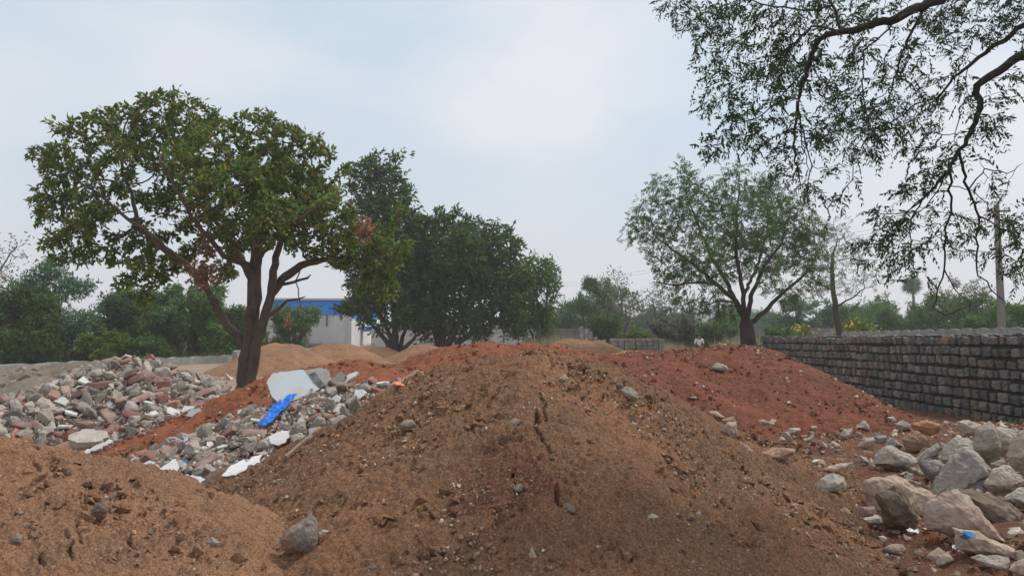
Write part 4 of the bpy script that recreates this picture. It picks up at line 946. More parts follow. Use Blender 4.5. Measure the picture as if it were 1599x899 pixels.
brickwork([(346, 743), (358, 728), (380, 717), (388, 722), (384, 732), (368, 741)], 7.72, (-.25, -.35, .9), 'long brick lump with white plastered top, left half of the broken pair', .20)
brickwork([(385, 722), (392, 714), (415, 707), (421, 712), (405, 722), (390, 728)], 7.82, (-.25, -.35, .9), 'long brick lump with white plastered top, right half of the broken pair', .20)
brickwork([(246, 733), (262, 722), (275, 715), (279, 728), (277, 741), (262, 742)], 7.85, (.1, -.7, .7), 'brick lump with white face at the left end of the rubble bank', .15)
brickwork([(262, 763), (272, 752), (290, 740), (302, 742), (320, 746), (312, 757), (295, 760), (280, 767)], 7.6, (-.05, -.7, .7), 'concrete lump with white face and pink painted marks', .15,
          [([(278, 752), (283, 749), (286, 753), (281, 757)], PINKP, 'pink_mark', .002), ([(288, 747), (299, 746), (298, 751), (290, 752)], PINKP, 'pink_mark', .002), ([(297, 753), (304, 752), (303, 757), (299, 758)], PINKP, 'pink_mark', .002), ([(285, 759), (289, 755), (292, 756), (288, 761)], PINKP, 'pink_mark', .002)])
plate([(518, 594), (524, 583), (533, 580), (540, 586), (532, 600), (524, 607)], 9.8, (-.3, -.7, .6), .05, MB['concrete'], 'concrete_slab', 'leaning grey slab at the right of the white wall slab', 'concrete slab')
plate([(536, 588), (556, 580), (560, 583), (548, 590), (540, 597), (533, 595)], 10.0, (-.2, -.5, .8), .03, MB['plaster'], 'plaster_slab', 'white crumpled sheet on top of the rubble bank', 'plaster slab')
plate([(450, 668), (462, 650), (463, 668)], 9.2, (.2, -.8, .5), .02, MB['plaster'], 'tile_shard', 'pale triangular shard standing beside the blue tarpaulin', 'tile shard')
plate([(129, 706), (150, 694), (172, 685), (175, 688), (158, 699), (133, 708)], 10.5, (.1, -.55, .8), .05, MB['plaster'], 'plaster_slab', 'long white slab at the front of the large left heap', 'plaster slab')
plate([(107, 680), (135, 668), (165, 672), (170, 680), (150, 690), (115, 690)], 10.7, (.05, -.5, .86), .14, MB['concrete'], 'concrete_slab', 'broad pale concrete slab at the foot of the large left heap', 'concrete slab')
plate([(290, 648), (300, 636), (312, 638), (317, 645), (308, 652)], 11.1, (.1, -.6, .7), .04, rock('slate', (.36, .40, .38), .1), 'tile_shard', 'greenish grey slate piece at the right foot of the left heap', 'tile shard')
plate([(70, 612), (80, 603), (112, 599), (108, 608), (90, 616), (72, 618)], 16.6, (.0, -.55, .83), .05, rock('pale_slab', (.50, .54, .52), .05), 'concrete_slab', 'pale bluish slab between the spoil heap and the left rubble', 'concrete slab')
def plank(a, b, w, t, name, lab, cat, mat):
    a = Vector(a); b = Vector(b); d = (b-a); L = d.length; bm = bmesh.new(); bmesh.ops.create_cube(bm, size=1)
    for v in bm.verts: v.co = Vector((v.co.x*L, v.co.y*w, v.co.z*t))
    bmesh.ops.subdivide_edges(bm, edges=[e for e in bm.edges if abs((e.verts[0].co-e.verts[1].co).x) > L*.5], cuts=8)
    for v in bm.verts: v.co += Vector(rng.normal(size=3)*t*.10)
    o = mobj(name, bm_mesh(name, bm, mat), loc=(a+b)/2); o.rotation_euler = d.to_track_quat('X', 'Z').to_euler(); return tag(o, lab, cat)
WOOD = plain('weathered_wood', (.26, .19, .14), .85, .3, 14, .004)
def up(v, h): return Vector((v[0], v[1], v[2]+h))
plank(up(hit(446, 722), .05), up(hit(500, 678), .07), .035, .025, 'plank', 'weathered plank along the edge of rubble bank and mound', 'plank', WOOD)
plank(up(hit(626, 600), .04), up(hit(652, 585), .05), .06, .04, 'plank', 'short timber at the upper end of the rubble bank', 'plank', WOOD)
plank(up(hit(486, 618), .08), up(hit(515, 606), .10), .035, .03, 'plank', 'thin pale batten beside the white wall slab', 'plank', plain('pale_batten', (.5, .47, .42), .8))
def cloth(line, w, mat, name, lab, cat, amp=.025, seed=0, lift=.05):
    P = [np.array(up(hit(*p), lift)) for p in line]; seg = np.cumsum([0]+[np.linalg.norm(b-a) for a, b in zip(P[:-1], P[1:])]); nu = 60; nv = 16
    t = np.linspace(0, seg[-1], nu); ctr = np.stack([np.interp(t, seg, np.array(P)[:, k]) for k in range(3)], -1); tan = unit(np.gradient(ctr, axis=0)); side = unit(np.cross(tan, np.array([0, -.5, 1.])))
    V = []
    for i in range(nu):
        ww = w*(.45+.55*math.sin(math.pi*(i+4)/(nu+6)))*(1+.12*math.sin(i*.22+1))
        for j in range(nv): V.append(ctr[i]+side[i]*(j/(nv-1)-.5)*ww)
    V = np.array(V); q = V*16; q[:, 2] += seed; V[:, 2] += amp*fbm(q, 3, .6)+amp*.8*np.abs(perlin(V*np.array([9, 22, 9])+4)); V[:, 1] += amp*.6*fbm(q+9, 2)
    idx = np.arange(nu*nv).reshape(nu, nv); f = np.stack([idx[:-1, :-1], idx[:-1, 1:], idx[1:, 1:], idx[1:, :-1]], -1).reshape(-1, 4)
    o = mobj(name, np_mesh(name, V-ctr[0], f, mat, True), loc=ctr[0]); m = o.modifiers.new('thick', 'SOLIDIFY'); m.thickness = .004; return tag(o, lab, cat)
cloth([(404, 680), (418, 672), (432, 655), (445, 642), (459, 629)], .15, plain('blue_tarp', (.012, .15, .62), .45, .2, 10), 'tarpaulin', 'crumpled bright blue tarpaulin strip in the rubble bank', 'tarpaulin', .022, lift=.12)
cloth([(617, 603), (622, 608), (628, 610)], .07, plain('orange_cloth', (.80, .26, .13), .7), 'cloth_scrap', 'orange cloth scrap at the upper end of the rubble bank', 'cloth', .02, 3)
cloth([(285, 727), (290, 728)], .06, plain('blue_plastic', (.02, .18, .5), .4), 'plastic_scrap', 'tiny blue plastic scrap behind the pink marked lump', 'plastic scrap', .01, 5)
cloth([(282, 588), (288, 586)], .12, plain('teal_plastic', (.05, .22, .32), .5), 'plastic_scrap', 'blue plastic scrap high on the right of the left heap', 'plastic scrap', .02, 6)
cloth([(1419, 836), (1432, 841)], .07, plain('white_plastic', (.75, .75, .75), .4), 'plastic_scrap', 'white plastic scrap on the soil before the boulders', 'plastic scrap', .02, 7)
cloth([(1491, 862), (1502, 872)], .05, plain('white_plastic_b', (.75, .75, .75), .4), 'plastic_scrap', 'white plastic scrap under the blue smeared boulder', 'plastic scrap', .02, 8)
cloth([(1438, 745), (1444, 744)], .06, plain('green_plastic', (.10, .42, .12), .5), 'plastic_scrap', 'small green plastic scrap between the boulders', 'plastic scrap', .01, 9)

# ------------------------------------------------------------------ stone wall along the right
def stone_wall():
    root = empty('stone_wall', (9.5, 17, 0)); tag(root, 'long dry looking wall of squared grey stones along the right side', 'stone wall'); base = np.array([9.5, 17, 0])
    m = rock('wall_stone', (.215, .205, .20), .32, island=True, bumpd=.01, scale=1.0, rough=.95)
    # occasional pink and tan stones come from the island colour
    nt = m.node_tree; hs = [n for n in nt.nodes if n.type == 'HUE_SAT'][0]
    g = [n for n in nt.nodes if n.type == 'NEW_GEOMETRY' and n.outputs['Random Per Island'].is_linked][0]; wt = nt.nodes.new('ShaderNodeTexWhiteNoise'); wt.noise_dimensions = '1D'
    ad = nt.nodes.new('ShaderNodeMath'); ad.operation = 'ADD'; ad.inputs[1].default_value = 7.3; nt.links.new(g.outputs['Random Per Island'], ad.inputs[0]); nt.links.new(ad.outputs[0], wt.inputs['W'])
    rp = nt.nodes.new('ShaderNodeValToRGB'); cr = rp.color_ramp; cr.interpolation = 'CONSTANT'
    cols = [(0, (.19, .18, .17)), (.35, (.215, .20, .185)), (.62, (.165, .165, .16)), (.86, (.235, .195, .17)), (.95, (.26, .185, .14)), (.985, (.29, .21, .13))]
    while len(cr.elements) < len(cols): cr.elements.new(.5)
    for e, (p, c) in zip(cr.elements, cols): e.position = p; e.color = (*c, 1)
    nt.links.new(wt.outputs[0], rp.inputs[0]); nt.links.new(rp.outputs[0], hs.inputs['Color'])
    V = []; Q = []
    def stone(y0, y1, z0, z1, x, face='x'):
        # irregular block: a front face with chipped corners, a worn arris and sides running back into the joint
        out = rng.uniform(.0, .025); w = y1-y0; h = z1-z0; b = len(V)
        cs = [(.08, 0), (.5, 0), (.92, 0), (1, .1), (1, .5), (1, .9), (.92, 1), (.5, 1), (.08, 1), (0, .9), (0, .5), (0, .1)]
        sk = rng.normal(size=4)*.05; cs = [(u+rng.normal()*.035+sk[0]*(v-.5)+sk[2]*(u-.5)*(v-.5)*2, v+rng.normal()*.04+sk[1]*(u-.5)+sk[3]*(u-.5)*(v-.5)*2) for u, v in cs]; n = len(cs)
        for k, (ins, dep) in enumerate(((.0, .11), (.0, .028), (.05, .006), (.30, .0))):
            for (u, v) in cs:
                a = x-out+dep+(rng.normal()*.009 if k > 1 else 0); yy = y0+w*(.5+(u-.5)*(1-ins*2)); zz = z0+h*(.5+(v-.5)*(1-ins*2)); V.append((a, yy, zz) if face == 'x' else (yy, a, zz))
        for k in range(3):
            for i in range(n): j = (i+1) % n; q = (b+k*n+i, b+(k+1)*n+i, b+(k+1)*n+j, b+k*n+j); Q.append(q if face == 'x' else q[::-1])
        V.append((x-out-.004, (y0+y1)/2, (z0+z1)/2) if face == 'x' else ((y0+y1)/2, x-out-.004, (z0+z1)/2)); c_ = len(V)-1; k = b+3*n
        for i in range(0, n, 2): q = (k+i, c_, k+(i+2) % n, k+(i+1) % n); Q.append(q if face == 'x' else q[::-1])
    ys, ye, H, nc = 3.0, 29.0, 1.76, 8
    ch = H/nc
    for c in range(-1, nc):
        y = ys+rng.uniform(0, .1); wav = rng.uniform(0, 6)
        while y < ye:
            w = rng.uniform(.24, .36) if rng.random() > .2 else rng.uniform(.16, .22)
            zz = c*ch+.012*math.sin(y*1.3+wav); g1 = rng.uniform(.026, .044)
            hh = ch-rng.uniform(.03, .075); z0 = zz+rng.uniform(.0, .012)
            stone(y+g1, min(y+w-g1, ye), z0, z0+hh, 9.47); y += w+.006
    for c in range(0, nc):     # the end of the wall, facing left-back
        x = 9.52
        while x < 9.9:
            w = rng.uniform(.13, .22); stone(x, min(x+w, 9.95), c*ch+.01, (c+1)*ch-.03, 2.96, 'y'); x += w+.01
    mobj('stonework', np_mesh('stonework', np.array(V)-base, np.array(Q), m, False), root)
    bm = bmesh.new(); bmesh.ops.create_cube(bm, size=1)
    for v in bm.verts: v.co = Vector((9.545+(v.co.x+.5)*.40, ys+.04+(v.co.y+.5)*(ye-ys-.04), -.35+(v.co.z+.5)*(H+.335)))-Vector(base)
    mobj('mortar_core', bm_mesh('mortar_core', bm, plain('dark_mortar', (.05, .045, .042), .95, .3, 9, .01)), root)
    # rough top stones
    Vs = []; y = ys; P = []; S = []
    while y < ye: P.append((9.52+rng.uniform(0, .3), y, H-.03)); S.append((rng.uniform(.14, .3), rng.uniform(.14, .26), rng.uniform(.05, .10))); y += .09
    tv, tf = PEB[0]; V, Fc = merge(tv, tf, np.array(P), rand_rot(len(P), .1), np.array(S)); mobj('top_stones', np_mesh('top_stones', V-base, Fc, m), root)
    return m
WALL_M = stone_wall()

def block_stack(name, lab, cat, x0, x1, y0, y1, z0, tops, bs=(.26, .2, .16), mat=None, group=None):
    """a stack of squared stones: courses of rough blocks, its top stepping along its length"""
    V = []; S = []; y = y0; M = []
    n = int((x1-x0)/bs[0])
    for i in range(n):
        t = (i+.5)/n; h = np.interp(t, np.linspace(0, 1, len(tops)), tops); c = int((h-z0)/bs[2])
        for k in range(c+1):
            for yy in np.arange(y0, y1, bs[1]):
                if y0 < yy < y1-bs[1]*1.2 and 0 < k < c: continue
                V.append((x0+(i+.5)*bs[0]+rng.normal()*.01, yy, z0+(k+.5)*bs[2])); S.append((bs[0]*.95*rng.uniform(.85, 1), bs[1]*.95, bs[2]*rng.uniform(.78, .92)))
    tv = np.array([(a, b, c) for a in (-.5, .5) for b in (-.5, .5) for c in (-.5, .5)])+rng.normal(size=(8, 3))*.03; tf = np.array([(0, 1, 3, 2), (4, 6, 7, 5), (0, 4, 5, 1), (2, 3, 7, 6), (0, 2, 6, 4), (1, 5, 7, 3)])
    VV, FF = merge(tv, tf, np.array(V), rand_rot(len(V), .03)*1.0 if False else np.repeat(np.eye(3)[None], len(V), 0), np.array(S)); b = np.array([x0, y0, z0])
    return tag(mobj(name, np_mesh(name, VV-b, FF, mat or WALL_M), loc=b), lab, cat, group)
block_stack('stone_wall', 'low stub of stone wall beyond the long wall, beside the neem trunk', 'stone wall', 8.85, 9.9, 29.3, 30.0, 0, [1.32, 1.36, 1.4])
PALE_ST = rock('stacked_stone', (.33, .31, .29), .25, island=True)
block_stack('stone_stack', 'long low stack of squared stones behind the red mound, left of the neem', 'stone stack', 4.55, 7.1, 34.5, 35.4, .1, [1.65, 1.62, 1.6, 1.56], mat=PALE_ST)
block_stack('stone_stack', 'tall stepped stack of squared stones right of the orange sand mound', 'stone stack', 3.95, 5.6, 44.5, 45.4, .2, [2.3, 2.25, 1.9, 1.6, 1.45], mat=PALE_ST)

# ------------------------------------------------------------------ precast compound walls
def panel_wall(name, lab, p0, p1, ztop, zbot, mat, scallop=.06, seg=2.1, post=True, pw=.14):
    p0 = Vector(p0); p1 = Vector(p1); d = (p1-p0); L = d.length; n = max(1, int(L/seg)); root = empty(name, (p0.x, p0.y, 0)); tag(root, lab, 'compound wall'); u = d/L; s = Vector((-u.y, u.x, 0))
    base = Vector((p0.x, p0.y, 0)); pan = 0
    for i in range(n):
        a = p0+u*(i*L/n); bm = bmesh.new(); k = 12; rows = []
        for side in (-.03, .03):
            lo = [bm.verts.new(a+u*(L/n)*(j/k)+s*side+Vector((0, 0, zbot))-base) for j in range(k+1)]
            hi = [bm.verts.new(a+u*(L/n)*(j/k)+s*side+Vector((0, 0, ztop+scallop*abs(math.sin(2*math.pi*j/k))+rng.normal()*.004))-base) for j in range(k+1)]; rows.append((lo, hi))
        for j in range(k):
            bm.faces.new((rows[0][0][j], rows[0][0][j+1], rows[0][1][j+1], rows[0][1][j])); bm.faces.new((rows[1][0][j+1], rows[1][0][j], rows[1][1][j], rows[1][1][j+1])); bm.faces.new((rows[0][1][j], rows[0][1][j+1], rows[1][1][j+1], rows[1][1][j]))
        mobj('panel', bm_mesh('panel', bm, mat), root)
        if post:
            bm = bmesh.new(); bmesh.ops.create_cube(bm, size=1)
            for v in bm.verts: v.co = Vector((v.co.x*pw, v.co.y*pw, (v.co.z+.5)*(ztop+.06-zbot)+zbot))+a-base
            mobj('post', bm_mesh('post', bm, mat), root)
PRE = plain('precast_concrete', (.30, .30, .275), .9, .25, 3, .004, dirt=(.20, .20, .17))
panel_wall('compound_wall', 'grey precast wall with scalloped top behind the stone wall at right', (18.2, 22, 0), (19.6, 48, 0), 2.03, -.1, PRE, .09)
panel_wall('compound_wall', 'long flat topped grey wall in the distance across the centre', (3.5, 62, 0), (26, 60, 0), 2.55, 0, plain('old_wall', (.22, .21, .18), .9, .3, 2, 0, dirt=(.12, .14, .09)), .0, 2.8)
def low_wall(lab, p0, p1, z0, z1, mat, tops=True):
    p0 = Vector(p0); p1 = Vector(p1); d = p1-p0; L = d.length; bm = bmesh.new(); n = int(L/.5); u = d/L; s = Vector((-u.y, u.x, 0)); base = Vector((p0.x, p0.y, 0)); R0 = []
    for i in range(n+1):
        c = p0+u*L*i/n-base; top_ = z1+.03*math.sin(i*1.7)+rng.normal()*.015; R0.append([bm.verts.new(c+s*a+Vector((0, 0, z))) for a, z in ((-.15, z0), (-.15, top_), (.15, top_), (.15, z0))])
    for a, b in zip(R0[:-1], R0[1:]):
        for k in range(3): bm.faces.new((a[k], b[k], b[k+1], a[k+1]))
    bm.faces.new(R0[0]); bm.faces.new(R0[-1][::-1]); bmesh.ops.recalc_face_normals(bm, faces=bm.faces[:])
    o = mobj('low_wall', bm_mesh('low_wall', bm, mat), loc=base); tag(o, lab, 'low wall')
low_wall('low grey block wall along the far left side of the yard', (-20.2, 26, 0), (-17.4, 47, 0), -.2, .68, rock('block_wall', (.25, .25, .24), .05, scale=.5, dust=(.33, .33, .31)))
low_wall('low plastered wall running to the foot of the white shed', (-17.3, 47.5, 0), (-15.0, 84, 0), -.1, .95, plain('grey_plaster_wall', (.30, .29, .27), .9, .25, 3))

# ------------------------------------------------------------------ white and blue shed
def box(bm, x0, x1, y0, y1, z0, z1, off=(0, 0, 0)):
    g = bmesh.ops.create_cube(bm, size=1)
    for v in g['verts']: v.co = Vector((x0+(v.co.x+.5)*(x1-x0), y0+(v.co.y+.5)*(y1-y0), z0+(v.co.z+.5)*(z1-z0)))-Vector(off)
def shed():
    Y = 85.0; X = (547-PW/2)/F*Y; zt = EYE+61*Y/F; zb = EYE+38*Y/F; root = empty('shed', (X, Y, .28)); tag(root, 'white walled shed with bright blue sheet cladding under its roof', 'shed'); root.rotation_euler = (0, 0, R(4)); z0 = -.3
    zt -= .28; zb -= .28
    white = plain('white_wall', (.60, .585, .57), .85, .08, .5, 0, dirt=(.38, .37, .36)); blue = plain('blue_sheet', (.012, .23, .76), .5, .06, .6); trim = plain('grey_trim', (.50, .50, .50), .6)
    bm = bmesh.new(); box(bm, -9, 0, 0, 26, z0, zb); mobj('wall', bm_mesh('wall', bm, white), root)
    def ribbed(x0, y0, x1, y1, za, zb_, nm):
        n = int(math.hypot(x1-x0, y1-y0)/.16); bm = bmesh.new(); rows = []
        dx, dy = (x1-x0)/n, (y1-y0)/n; L = math.hypot(dx, dy); nx, ny = dy/L, -dx/L
        for i in range(n+1):
            o_ = .06+(.04 if i % 2 else 0); rows.append((bm.verts.new((x0+dx*i+nx*o_, y0+dy*i+ny*o_, za)), bm.verts.new((x0+dx*i+nx*o_, y0+dy*i+ny*o_, zb_))))
        for a, b in zip(rows[:-1], rows[1:]): bm.faces.new((a[0], b[0], b[1], a[1]))
        o = mobj(nm, bm_mesh(nm, bm, blue), root)
    ribbed(-9, 0, -.35, 0, zb, zt, 'cladding'); ribbed(0, .35, 0, 26, zb-.25, zt, 'cladding')
    bm = bmesh.new(); box(bm, -.36, .16, -.16, .36, z0, zt); mobj('corner_column', bm_mesh('corner_column', bm, trim), root)
    bm = bmesh.new(); box(bm, -9.2, .3, -.3, 26.2, zt, zt+.22)
    for v in bm.verts:
        if v.co.z > zt+.1 and False: pass
    mobj('roof', bm_mesh('roof', bm, trim), root)
    bm = bmesh.new(); box(bm, -6.2, -.5, -.5, -.1, z0, .95); mobj('plinth_wall', bm_mesh('plinth_wall', bm, plain('plinth', (.33, .32, .31), .9, .15, 1)), root)
    bm = bmesh.new(); box(bm, .1, 4.2, 9, 12, 2.4, 3.0); mobj('lean_to_canopy', bm_mesh('lean_to_canopy', bm, blue), root)
    for xx in (-2.6,): bm = bmesh.new(); box(bm, xx, xx+.12, -.2, -.02, zb-1.2, zb); mobj('down_pipe', bm_mesh('down_pipe', bm, plain('dark_pipe', (.1, .1, .1))), root)
shed()
bmw = bmesh.new(); box(bmw, 0, 30, 0, .3, 0, 3.2); o = mobj('boundary_wall', bm_mesh('boundary_wall', bmw, plain('pale_wall', (.48, .46, .45), .9, .12, .6, 0, dirt=(.36, .33, .31))), loc=(-16.3, 88, .2)); tag(o, 'pale plastered wall seen through the stems right of the shed', 'boundary wall')

# ------------------------------------------------------------------ concrete power pole with wires
def pole():
    Y = 35.0; p = at(1556, 320, Y); root = empty('power_pole', (p.x, Y, .1)); tag(root, 'tall grey concrete power pole behind the stone wall at right', 'power pole'); m = plain('pole_concrete', (.19, .175, .155), .9, .15, 2)
    bm = bmesh.new(); H = p.z-.1; rows = []
    for k in range(9): t = k/8; w = .15-.06*t; rows.append([bm.verts.new((sx*w, sy*w*.8, H*t)) for sx, sy in ((-1, -1), (1, -1), (1, 1), (-1, 1))])
    for a, b in zip(rows[:-1], rows[1:]):
        for k in range(4): bm.faces.new((a[k], a[(k+1) % 4], b[(k+1) % 4], b[k]))
    bm.faces.new(rows[-1]); mobj('shaft', bm_mesh('shaft', bm, m), root)
    bm = bmesh.new(); box(bm, -.55, .55, -.16, -.08, H-.35, H-.27); mobj('cross_arm', bm_mesh('cross_arm', bm, plain('rusty_steel', (.12, .09, .07))), root)
    for sx in (-.5, 0, .5):
        bm = bmesh.new(); bmesh.ops.create_cone(bm, segments=8, radius1=.05, radius2=.03, depth=.14, cap_ends=True)
        for v in bm.verts: v.co += Vector((sx, -.12, H-.2 if sx else H+.07))
        mobj('insulator', bm_mesh('insulator', bm, plain('porcelain', (.25, .14, .1), .3)), root)
    for i, (sx, q) in enumerate(((-.5, (-40, 140, 7.5)), (.5, (-38, 141, 7.5)))):
        a = Vector((p.x+sx, Y-.12, p.z-.12)); b = Vector(q); V = []; n = 60
        pts = [a+(b-a)*k/n-Vector((0, 0, 4*1.6*(k/n)*(1-k/n))) for k in range(n+1)]; P = np.array(pts)
        kids = [[k+1] for k in range(n)]+[[]]; VV, QQ = tubes(P, np.array([-1]+list(range(n))), np.full(n+1, .006), kids); b0 = np.array(a)
        tag(mobj('power_line', np_mesh('power_line', VV-b0, QQ, plain('wire', (.05, .05, .05))), loc=b0), ['power line leaving the left end of the pole cross arm', 'power line leaving the right end of the pole cross arm'][i], 'power line')
pole()
# distant blue and white building
def far_building():
    p = at(1277, 505, 130); root = empty('building', (p.x, 130, .3)); tag(root, 'small distant white building with blue pillars behind the stone wall', 'building')
    bm = bmesh.new(); box(bm, -3.2, 3.2, 0, 6, -.3, 4.2); mobj('wall', bm_mesh('wall', bm, plain('far_white', (.62, .64, .66))), root)
    for x in (-2.6, -1.1, .4, 1.9): bm = bmesh.new(); box(bm, x, x+.5, -.25, -.02, -.3, 4.0); mobj('pillar', bm_mesh('pillar', bm, plain('far_blue', (.06, .18, .42))), root)
    bm = bmesh.new(); box(bm, -3.5, 3.5, -.5, 6.3, 4.2, 4.5); mobj('roof', bm_mesh('roof', bm, plain('far_roof', (.4, .4, .4))), root)
far_building()

# ------------------------------------------------------------------ trees and shrubs in the distance
def mk_far(name, lab, cat, X, Y, H, Wd, lm, bm, seed, dens=1.0, stems=3, low=.1, L=.3, mode='rosette', group=None, per=7, gap=.0, open_=.75):
    global rng
    keep = rng; rng = np.random.default_rng(seed)
    g = np.array([X, Y, float(ground_z(np.array([X]), np.array([Y]))[0])-.1]); nb = 14; bl = []
    att = []
    for k in range(nb):
        a = rng.uniform(0, 6.28); t = rng.uniform(low, 1); rr = Wd/2*math.sqrt(max(.05, 1-(t*1.2-.35)**2))*rng.uniform(.25, .85); c = g+[math.cos(a)*rr, math.sin(a)*rr*.8, H*(low+.08+(.80-low)*t)]
        s = Wd*rng.uniform(.13, .24); q = unit(rng.normal(size=(26, 3)))*rng.uniform(.3, 1, (26, 1)); att.append(c+q*s*np.array([1, 1, .8]))
    att = np.concatenate(att); seeds = []
    for k in range(stems):
        a = rng.uniform(0, 6.28); e = g+[math.cos(a)*Wd*.22, math.sin(a)*Wd*.2, H*rng.uniform(.45, .7)]; mid = g+(e-g)*[.3, .3, .5]; seeds.append(([g, mid, e], H*.022, H*.008, None if k == 0 else 1))
    r = build_tree(name, lab, Y, seeds, att, H*.055, H*.5, H*.07, lm, bm, mode, per, L, .36 if mode == 'rosette' else .3, .05*H/8, dens if dens < 1 else 1, .010*H/8+.004, dens=int(max(1, dens)), scat=H*.02, cat=cat, group=group, base=tuple(g), iters=40)
    rng = keep; return r[0]
def pxX(px, Y): return (px-PW/2)/F*Y
def topH(py, Y): return EYE+(530-py)/F*Y-.25
L_ = [('acacia_tree', 'bluish green rounded tree at the far left behind the low wall', 'tree', 100, 405, 48, 6.6, LEAF_BLUE, BARKD, 3, 4, .10, .26),
      ('broadleaf_tree', 'dark green tree at the left edge behind the low wall', 'tree', 15, 440, 46, 5.4, LEAF_DARK, BARKD, 3, 3, .05, .28),
      ('broadleaf_tree', 'olive green tree right of the bluish rounded tree', 'tree', 185, 452, 50, 5.2, LEAF_MID, BARKD, 2, 3, .06, .26),
      ('shrub', 'bright lime green shrub beside the low wall, left of the rubble heap', 'shrub', 165, 515, 46, 3.6, LEAF_LIME, BARKD, 3, 5, .0, .20),
      ('broadleaf_tree', 'mid green tree above the left rubble heap', 'tree', 245, 450, 53, 5.0, LEAF_MID, BARKD, 3, 3, .05, .28),
      ('broadleaf_tree', 'dark stemmed green tree left of the big tree trunk', 'tree', 300, 448, 50, 5.0, LEAF_MID, BARKD, 3, 4, .12, .28),
      ('broadleaf_tree', 'bright green tree directly behind the big tree trunk', 'tree', 358, 445, 55, 4.4, LEAF_MID, BARKD, 3, 3, .04, .28),
      ('shrub', 'rounded bright green bush in front of the shed left part', 'shrub', 462, 462, 60, 4.6, LEAF_MID, BARKD, 3, 5, .0, .24),
      ('shrub', 'small dull green bush at the foot of the left trees', 'shrub', 230, 520, 47, 3.0, LEAF_MID, BARKD, 2, 5, .0, .20),
      ('shrub', 'low dark shrub behind the pale spoil heap', 'shrub', 60, 520, 44, 4.0, LEAF_DARK, BARKD, 2, 5, .0, .22),
      ('broadleaf_tree', 'hazy green tree in the distance right of the dark tree group', 'tree', 912, 450, 82, 5.4, LEAF_BLUE, BARKD, 2, 3, .08, .30),
      ('thorn_tree', 'olive bushy tree behind the stacked stones', 'tree', 968, 450, 58, 4.8, LEAF_GREY, BARKG, 3, 5, .04, .20),
      ('eucalyptus_tree', 'thin grey leaved tree rising behind the olive bushy tree', 'tree', 975, 404, 66, 4.4, LEAF_GREY, BARKG, 1, 4, .30, .26),
      ('eucalyptus_tree', 'thin grey leaved tree with straight trunk left of the neem', 'tree', 1030, 425, 70, 4.6, LEAF_GREY, BARKG, 1, 2, .25, .26),
      ('broadleaf_tree', 'small green tree just left of the neem tree', 'tree', 1062, 450, 74, 4.0, LEAF_BLUE, BARKD, 2, 2, .06, .28),
      ('shrub', 'yellow green shrub behind the stacked stones', 'shrub', 1000, 512, 50, 2.6, LEAF_LIME, BARKG, 2, 5, .0, .15),
      ('shrub', 'dark green round bush right of the neem trunk', 'shrub', 1222, 492, 40, 2.6, LEAF_MID, BARKD, 2, 5, .0, .14),
      ('shrub', 'hazy green bush under the left side of the neem', 'shrub', 1110, 480, 66, 5.0, LEAF_MID, BARKG, 2, 5, .0, .2),
      ('flowering_shrub', 'yellow flowering shrub behind the precast wall', 'shrub', 1340, 493, 52, 2.8, LEAF_LIME, BARKG, 2, 5, .0, .15),
      ('flowering_shrub', 'smaller yellow flowering shrub left of the thin dark trunk', 'shrub', 1250, 500, 54, 2.2, LEAF_LIME, BARKG, 2, 5, .0, .15),
      ('broadleaf_tree', 'loose leaved tree behind the power pole', 'tree', 1500, 430, 60, 6.0, LEAF_GREY, BARKG, 1, 3, .15, .24),
      ('broadleaf_tree', 'green shrubby tree at the right edge behind the walls', 'tree', 1585, 455, 44, 4.6, LEAF_MID, BARKD, 2, 4, .05, .2),
      ('shrub', 'tall dull green scrub in front of the distant wall left of the neem', 'shrub', 1048, 492, 57, 4.2, LEAF_GREY, BARKG, 3, 5, .0, .18),
      ('shrub', 'olive scrub bush right behind the distant person', 'shrub', 1100, 498, 58, 4.0, LEAF_C, BARKG, 3, 5, .0, .18),
      ('shrub', 'green bush between the two stacks of squared stones', 'shrub', 940, 492, 56, 3.6, LEAF_C, BARKG, 3, 5, .0, .18),
      ('broadleaf_tree', 'green tree rising behind the olive bushy tree', 'tree', 945, 430, 72, 6.0, LEAF_C, BARKD, 3, 3, .05, .28),
      ('broadleaf_tree', 'fresh green tree standing behind the yellow flowering shrub', 'tree', 1372, 462, 68, 6.0, LEAF_MID, BARKD, 2, 3, .05, .24),
      ('broadleaf_tree', 'green tree just left of the fan palm', 'tree', 1408, 478, 62, 4.6, LEAF_MID, BARKD, 2, 3, .03, .22),
      ('broadleaf_tree', 'tall loose green tree right of the fan palm', 'tree', 1468, 452, 58, 4.8, LEAF_C, BARKD, 2, 3, .05, .22),
      ('broadleaf_tree', 'brownish green tree left of the power pole', 'tree', 1528, 440, 52, 4.2, LEAF_C, BARKD, 2, 3, .05, .20),
      ('broadleaf_tree', 'hazy green tree between the neem and the thin dark trunk', 'tree', 1262, 462, 72, 6.0, LEAF_BLUE, BARKD, 2, 3, .03, .26),
      ('broadleaf_tree', 'dull green tree behind the thin dark trunk', 'tree', 1322, 475, 76, 6.0, LEAF_C, BARKD, 2, 3, .03, .26),
      ('thorn_tree', 'sparse dry tree cut by the left edge of the view', 'tree', -30, 325, 36, 4.4, LEAF_C, BARKD, 1, 3, .30, .16)]
